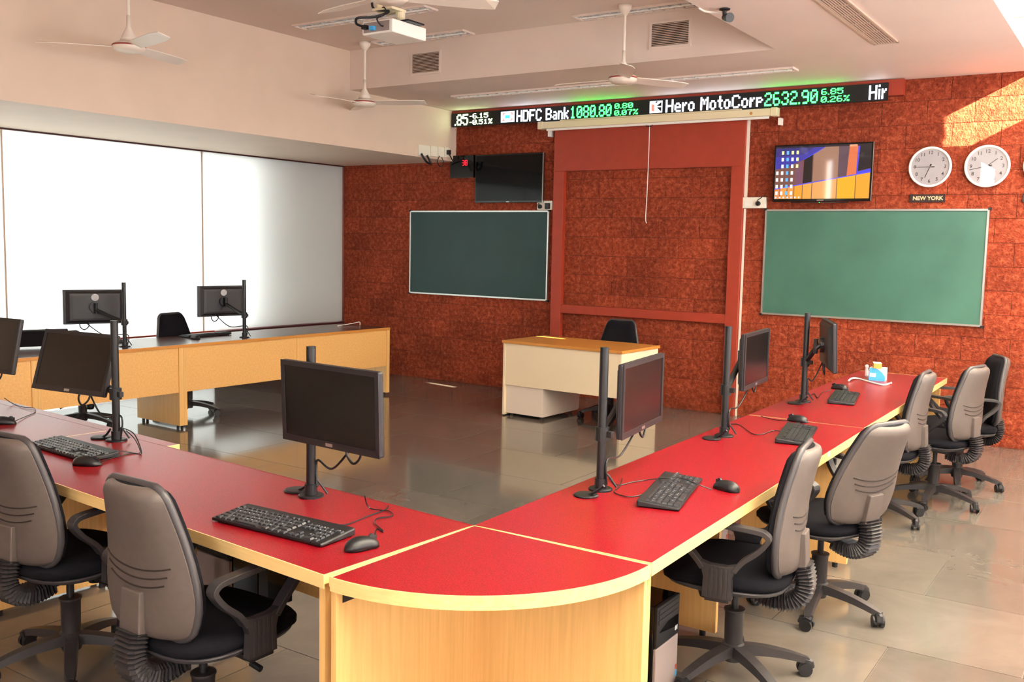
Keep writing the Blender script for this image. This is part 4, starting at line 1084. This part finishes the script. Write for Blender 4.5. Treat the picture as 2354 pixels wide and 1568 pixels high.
tag(bgm.build('plastic_bag', M['bag'], smooth=True, loc=(bp_.x, bp_.y+0.02, DZ)), 'crumpled clear plastic bag left of the blue carton', 'bag')

# ---- computer towers under the desks
def tower(x, y, ang, label, z=0.0):
    t = thing('computer_tower', label, 'computer', (x, y, z), ang, 'black computer towers under the red desks')
    if z > 0:
        for sx in (-1, 1): MB().box(sx*0.097-0.001, sx*0.097+0.002, 0.12, 0.16, 0.0, DZ-TH-z-0.001).build('hanger_strap', M['black2'], t)
        MB().box(-0.098, 0.099, 0.12, 0.16, -0.003, 0.014).build('hanger_strap', M['black2'], t)
    W2 = 0.095
    MB().box(-W2, W2, 0.012, 0.275, 0.015, 0.41).build('case', M['gloss'], t, bevel=0.004)
    MB().box(-W2, W2, 0.0, 0.012, 0.02, 0.235).build('front_grille', M['grey'], t, bevel=0.003)
    up = MB().box(-W2, W2, -0.002, 0.012, 0.24, 0.41).build('front_panel', M['black'], t, bevel=0.003)
    for k in range(3): MB().box(-W2+0.012, W2-0.012, -0.004, -0.002, 0.335+k*0.022, 0.352+k*0.022).build('drive_bay', M['bezel'], up)
    MB().prism([(-W2*0.8, 0.30), (W2*0.85, 0.275), (W2*0.85, 0.325), (0.0, 0.325)], -0.0035, -0.002, 1).build('badge_plate', M['gloss'], up)
    for k in (0, 1): MB().box(W2*0.62+k*0.012, W2*0.62+k*0.012+0.006, -0.004, -0.002, 0.262, 0.282).build('usb_port', M['keylegend'], up)
    MB().box(W2*0.80, W2*0.97, -0.001, 0.0, 0.085, 0.105).build('sticker', M['frame_red'], t); MB().box(W2*0.80, W2*0.97, -0.001, 0.0, 0.055, 0.08).build('sticker', M['blue'], t)
    for sx in (-1, 1):
        for yy in (0.04, 0.25): MB().cyl((sx*0.07, yy, 0), (sx*0.07, yy, 0.016), 0.012).build('foot', M['black'], t)
    return t
tower(-1.365, 3.11, R(90), 'black tower computer under the right row by the quarter-round corner').scale = (1, 1, 0.88)
tq = at(622, 1330, 1, 2.33)
tower(tq.x-0.11, 2.165, R(-4), 'black tower computer hung under the near left desk', z=0.275)
tower(-1.47, 3.86, R(90), 'black tower computer hung under the right row behind the nearest chair', z=0.275)
q0, q1 = at(1919, 1040, 1, 4.94), at(1941, 1082, 1, 4.94)
sk2 = thing('socket_box', 'white socket box on the leg panel under the right red row', 'socket', ((q0.x+q1.x)/2, 4.936, q1.z))
MB().box(-0.045, 0.045, -0.03, 0, 0, q0.z-q1.z).build('box', M['pvc'], sk2, bevel=0.003)
MB().box(-0.04, -0.005, -0.055, -0.03, 0.03, 0.065).build('plug', M['black'], sk2, bevel=0.004)

# ================================================================== CHAIRS
def chair_proto():
    """office chair, hub on the origin, facing +Y"""
    t = thing('office_chair', 'x', 'chair', (0, 0, 0), 0, 'black office chairs with grey-brown shells')
    # five-star base
    leg = MB(); secs = []
    for k in range(8):
        s = k/7; r_ = 0.02+0.275*s; zt = 0.125-0.012*s-0.045*s*s; h = 0.040*(1-0.45*s); wd = 0.027-0.008*s
        if k == 7: wd *= 0.7
        secs.append([(-wd, r_, zt-h), (wd, r_, zt-h), (wd*0.85, r_, zt), (-wd*0.85, r_, zt)])
    leg.loft(secs); leg_mesh = leg.mesh('base_leg', M['chairblack'])
    ca = MB()
    for sx in (-1, 1): ca.cyl((sx*0.008, 0, 0.026), (sx*0.024, 0, 0.026), 0.026, n=16)
    ca.box(-0.008, 0.008, -0.022, 0.018, 0.02, 0.05); ca.cyl((0, 0.012, 0.045), (0, 0.012, 0.064), 0.010, n=10)
    ca.tube([(-0.0, -0.022, 0.03), (0, -0.018, 0.048), (0, 0.0, 0.056), (0, 0.02, 0.05)], 0.018, 8)
    caster_mesh = ca.mesh('caster', M['black'])
    for k in range(5):
        a = R(72*k+18)
        l = link('base_leg', leg_mesh, t, (0, 0, 0), (0, 0, a))
        link('caster', caster_mesh, l, (0, 0.280, 0), (0, 0, R(35+47*k)))
    MB().lathe([(0, 0.06), (0.035, 0.06), (0.042, 0.085), (0.042, 0.125), (0.034, 0.13), (0.036, 0.25), (0.040, 0.255), (0.040, 0.262), (0, 0.262)], (0, 0, 0), 22).build('column_shroud', M['chairblack'], t, auto=True)
    MB().cyl((0, 0, 0.25), (0, 0, 0.365), 0.014, n=14).build('gas_column', M['black2'], t, auto=True)
    # seat mechanism and lever
    MB().box(-0.075, 0.075, -0.11, 0.10, 0.345, 0.375).build('mechanism', M['chairblack'], t, bevel=0.008)
    lv = MB().cyl((0.07, 0.02, 0.355), (0.20, 0.035, 0.325), 0.005, n=10).build('lever', M['chrome'], t)
    MB().cyl((0.185, 0.034, 0.328), (0.225, 0.038, 0.318), 0.010, n=12).build('lever_knob', M['black'], lv)
    # tilt knob under the seat
    MB().lathe([(0, 0.285), (0.026, 0.290), (0.033, 0.31), (0.030, 0.345), (0, 0.345)], (0.0, 0.11, 0), 16).build('tension_knob', M['black'], t, smooth=True)
    # seat shell and cushion
    sh = [[(p[0], p[1], z) for p in sup(w_, d_, 32, 3.2, 0, 0.02)] for z, w_, d_ in ((0.372, 0.15, 0.15), (0.378, 0.195, 0.19), (0.392, 0.226, 0.222), (0.402, 0.232, 0.228), (0.406, 0.228, 0.224))]
    MB().loft(sh).build('seat_pan', M['shell_edge'], t, auto=True)
    cs = [[(p[0], p[1], z+(0.0 if p[1] < 0.12 else -0.12*(p[1]-0.12)) + 0.06*max(0, abs(p[0])-0.12)*(w_ > 0.15)) for p in sup(w_, d_, 32, 3.4, 0, 0.022)] for z, w_, d_ in
          ((0.402, 0.222, 0.218), (0.414, 0.236, 0.233), (0.434, 0.236, 0.235), (0.450, 0.222, 0.222), (0.457, 0.19, 0.19), (0.4575, 0.10, 0.10), (0.456, 0.02, 0.02))]
    MB().loft(cs).build('seat_cushion', M['cloth'], t, smooth=True)
    # backrest: shell behind, cushion in front
    Z0, Z1 = 0.455, 0.915
    def halfw(s):
        pts = [(0, 0.125), (0.03, 0.162), (0.08, 0.188), (0.18, 0.208), (0.27, 0.213), (0.42, 0.202), (0.65, 0.176), (0.85, 0.151), (0.93, 0.140), (0.975, 0.126), (1, 0.102)]
        for (a, va), (b, vb) in zip(pts, pts[1:]):
            if a <= s <= b: return va+(vb-va)*(s-a)/(b-a)
        return pts[-1][1]
    def yc(s): return -0.205-0.055*s+0.022*math.sin(math.pi*s)
    def sheet(y_in, y_out, grow, name, mat, bulge, svals):
        secs = []
        for s in svals:
            w_ = halfw(s)+grow; zz = Z0+(Z1-Z0)*s; y = yc(s)
            f = 1.0
            if s < 0.06: f = 0.35+0.65*math.sqrt(max(0, s/0.06))
            if s > 0.94: f = 0.35+0.65*math.sqrt(max(0, (1-s)/0.06))
            ring = []
            n = 12
            for k in range(n+1):
                u = -1+2*k/n; curve = 0.030*u*u
                ring.append((u*w_, y+curve+y_out*f*(1-abs(u)**5*0.55)*1.0 - bulge*0, zz))
            for k in range(n, -1, -1):
                u = -1+2*k/n; curve = 0.030*u*u
                ring.append((u*w_*0.995, y+curve+y_in, zz))
            secs.append(ring)
        return MB().loft(secs).build(name, mat, t, auto=True)
    sv = [0, 0.015, 0.04, 0.08, 0.14, 0.22, 0.30, 0.40, 0.52, 0.64, 0.76, 0.86, 0.92, 0.96, 0.985, 1.0]
    shell = sheet(0.0, -0.034, 0.0, 'back_shell', M['shell'], 0, sv)
    sheet(0.0, 0.060, -0.004, 'back_cushion', M['cloth'], 0, sv)
    # dark rim between shell and cushion
    rim = []
    for s in sv:
        w_ = halfw(s)-0.002; zz = Z0+(Z1-Z0)*s; y = yc(s)+0.030
        rim.append((w_, y, zz))
    outl = [(x, y, z) for x, y, z in rim]+[(-x, y, z) for x, y, z in reversed(rim)]
    MB().tube(outl+[outl[0]], 0.013, 8, cap=False).build('back_rim', M['shell_edge'], t, smooth=True)
    # three pressed grooves
    for k in range(3):
        s0 = 0.455-0.058*k; pts = []
        wg = 0.150-0.012*k
        for q in range(13):
            u = -1+2*q/12; s = s0+0.045*u*u; x = u*wg; uu = x/halfw(s)
            pts.append((x, yc(s)+0.030*uu*uu-0.034*(1-abs(uu)**5*0.55)-0.0005, Z0+(Z1-Z0)*s))
        MB().tube(pts, 0.0028, 6).build('groove', M['dark'], shell)
    # bracket cover and bellows
    yb = yc(0.15)
    MB().loft([[(-0.048, yb-0.056+0.0, 0.47), (0.048, yb-0.056, 0.47), (0.044, yb-0.025, 0.47), (-0.044, yb-0.025, 0.47)],
               [(-0.044, yc(0.30)-0.048, 0.60), (0.044, yc(0.30)-0.048, 0.60), (0.044, yc(0.30)-0.02, 0.60), (-0.044, yc(0.30)-0.02, 0.60)]]).build('bracket_cover', M['shell'], t, bevel=0.004)
    path = spline([(0, yb-0.040, 0.475), (0, yb-0.052, 0.42), (0, yb-0.046, 0.37), (0, yb-0.012, 0.335), (0, yb+0.05, 0.325), (0, yb+0.12, 0.340)], 24)
    acc = [0.0]
    for a, b_ in zip(path, path[1:]): acc.append(acc[-1]+(b_-a).length)
    NB = 46; pts = []
    for i in range(NB):
        d0 = acc[-1]*i/(NB-1); k = max(q for q in range(len(acc)) if acc[q] <= d0+1e-9); pts.append(path[k])
    secs = []
    for i, p in enumerate(pts):
        d = (path[-1]-path[-3]).normalized() if i == NB-1 else (pts[min(i+1, NB-1)]-pts[max(i-1, 0)]).normalized()
        nx = Vector((1, 0, 0)); ny = d.cross(nx)
        big = i % 2 == 0
        wq = 0.052 if big else 0.041; tq = 0.034 if big else 0.024
        secs.append([p+nx*a*wq+ny*b_*tq for a, b_ in ((-1, -0.6), (-0.7, -1), (0.7, -1), (1, -0.6), (1, 0.6), (0.7, 1), (-0.7, 1), (-1, 0.6))])
    MB().loft(secs).build('bellows', M['chairblack'], t)
    # loop arms
    for sx in (-1, 1):
        xa, xb = (0.235, 0.272) if sx > 0 else (-0.272, -0.235)
        loop = [(0.066, 0.49), (0.095, 0.525), (0.145, 0.575), (0.172, 0.615), (0.182, 0.648), (0.160, 0.658), (0.02, 0.652), (-0.115, 0.645), (-0.150, 0.636), (-0.158, 0.615), (-0.125, 0.572), (-0.075, 0.53), (-0.046, 0.49)]
        a_ = MB().ribbon([(y, z) for y, z in [(q.x, q.y) for q in spline([(p[0], p[1], 0) for p in loop], 4)]], 0.018, xa, xb).build('armrest', M['chairblack'], t, bevel=0.003)
        st = MB().prism([(-0.058, 0.515), (-0.02, 0.505), (0.04, 0.505), (0.078, 0.515), (0.062, 0.46), (0.064, 0.385), (-0.042, 0.385), (-0.038, 0.46)], min(xa, xb)+0.006, max(xa, xb)-0.004, 0).build('arm_stem', M['chairblack'], a_)
        xo = 0.268 if sx > 0 else -0.268
        for k in range(5):
            yy = -0.022+k*0.017
            MB().box(min(xo, xo+sx*0.004), max(xo, xo+sx*0.004), yy-0.004, yy+0.004, 0.39, 0.498).build('rib', M['chairblack'], a_)
        MB().box(min(sx*0.12, sx*0.262), max(sx*0.12, sx*0.262), -0.03, 0.055, 0.372, 0.386).build('arm_bracket', M['black2'], a_)
    return t
CH0 = chair_proto()
def chair(x, y, face, label, first=[True], seat=0.0, spin=0):
    """face: direction the sitter looks, degrees from +X"""
    o = CH0 if first[0] else copy_tree(CH0)
    first[0] = False
    o.location = (x, y, 0); o.rotation_euler = (0, 0, R(face-90)); o['label'] = label
    if spin:
        for ch in o.children:
            if ch.name.startswith('base_leg'): ch.rotation_euler.z += R(spin)
    return o
chair(-2.40, 1.90, 89, 'office chair nearest the camera, back turned, at the near left desk')
chair(-3.315, 2.02, 93, 'office chair at the left edge of the picture, back turned, at the near left desk')
c3 = chair(-1.235, 3.43, 188, 'nearest office chair of the right row, beside the quarter-round corner', spin=-26)
c4 = chair(-1.165, 4.31, 157, 'second office chair of the right row counted from the corner', spin=30)
chair(-1.31, 6.06, 180, 'third office chair of the right row counted from the corner', spin=-10)
chair(-1.10, 6.65, 165, 'fourth office chair of the right row counted from the corner', spin=14)
chair(-1.055, 7.27, 206, 'office chair turned towards the room by the laterite wall at the right', spin=-16)
chair(-4.20, 8.03, -85, 'office chair behind the cream teacher desk')
chair(-7.31, 5.66, 5, 'office chair behind the beech desks, right of the two')
for ch in c4.children:
    if ch.name.startswith(('back_', 'bracket_cover')):
        pv = Vector((0, -0.22, 0.46)); rm = Matrix.Rotation(R(-0), 3, 'Z') @ Matrix.Rotation(R(11), 3, 'X')
        ch.rotation_euler = (R(11), 0, 0); ch.location = pv - rm @ pv
MB().box(0.075, 0.095, -0.302, -0.300, 0.865, 0.885).build('sticker', M['card'], c3)
low = chair(-7.46, 4.70, 0, 'low-set office chair behind the beech desks, mostly hidden by the forward-leaning monitor')
for ch in low.children:
    if not ch.name.startswith(('base_leg', 'column_shroud')): ch.location.z -= 0.12
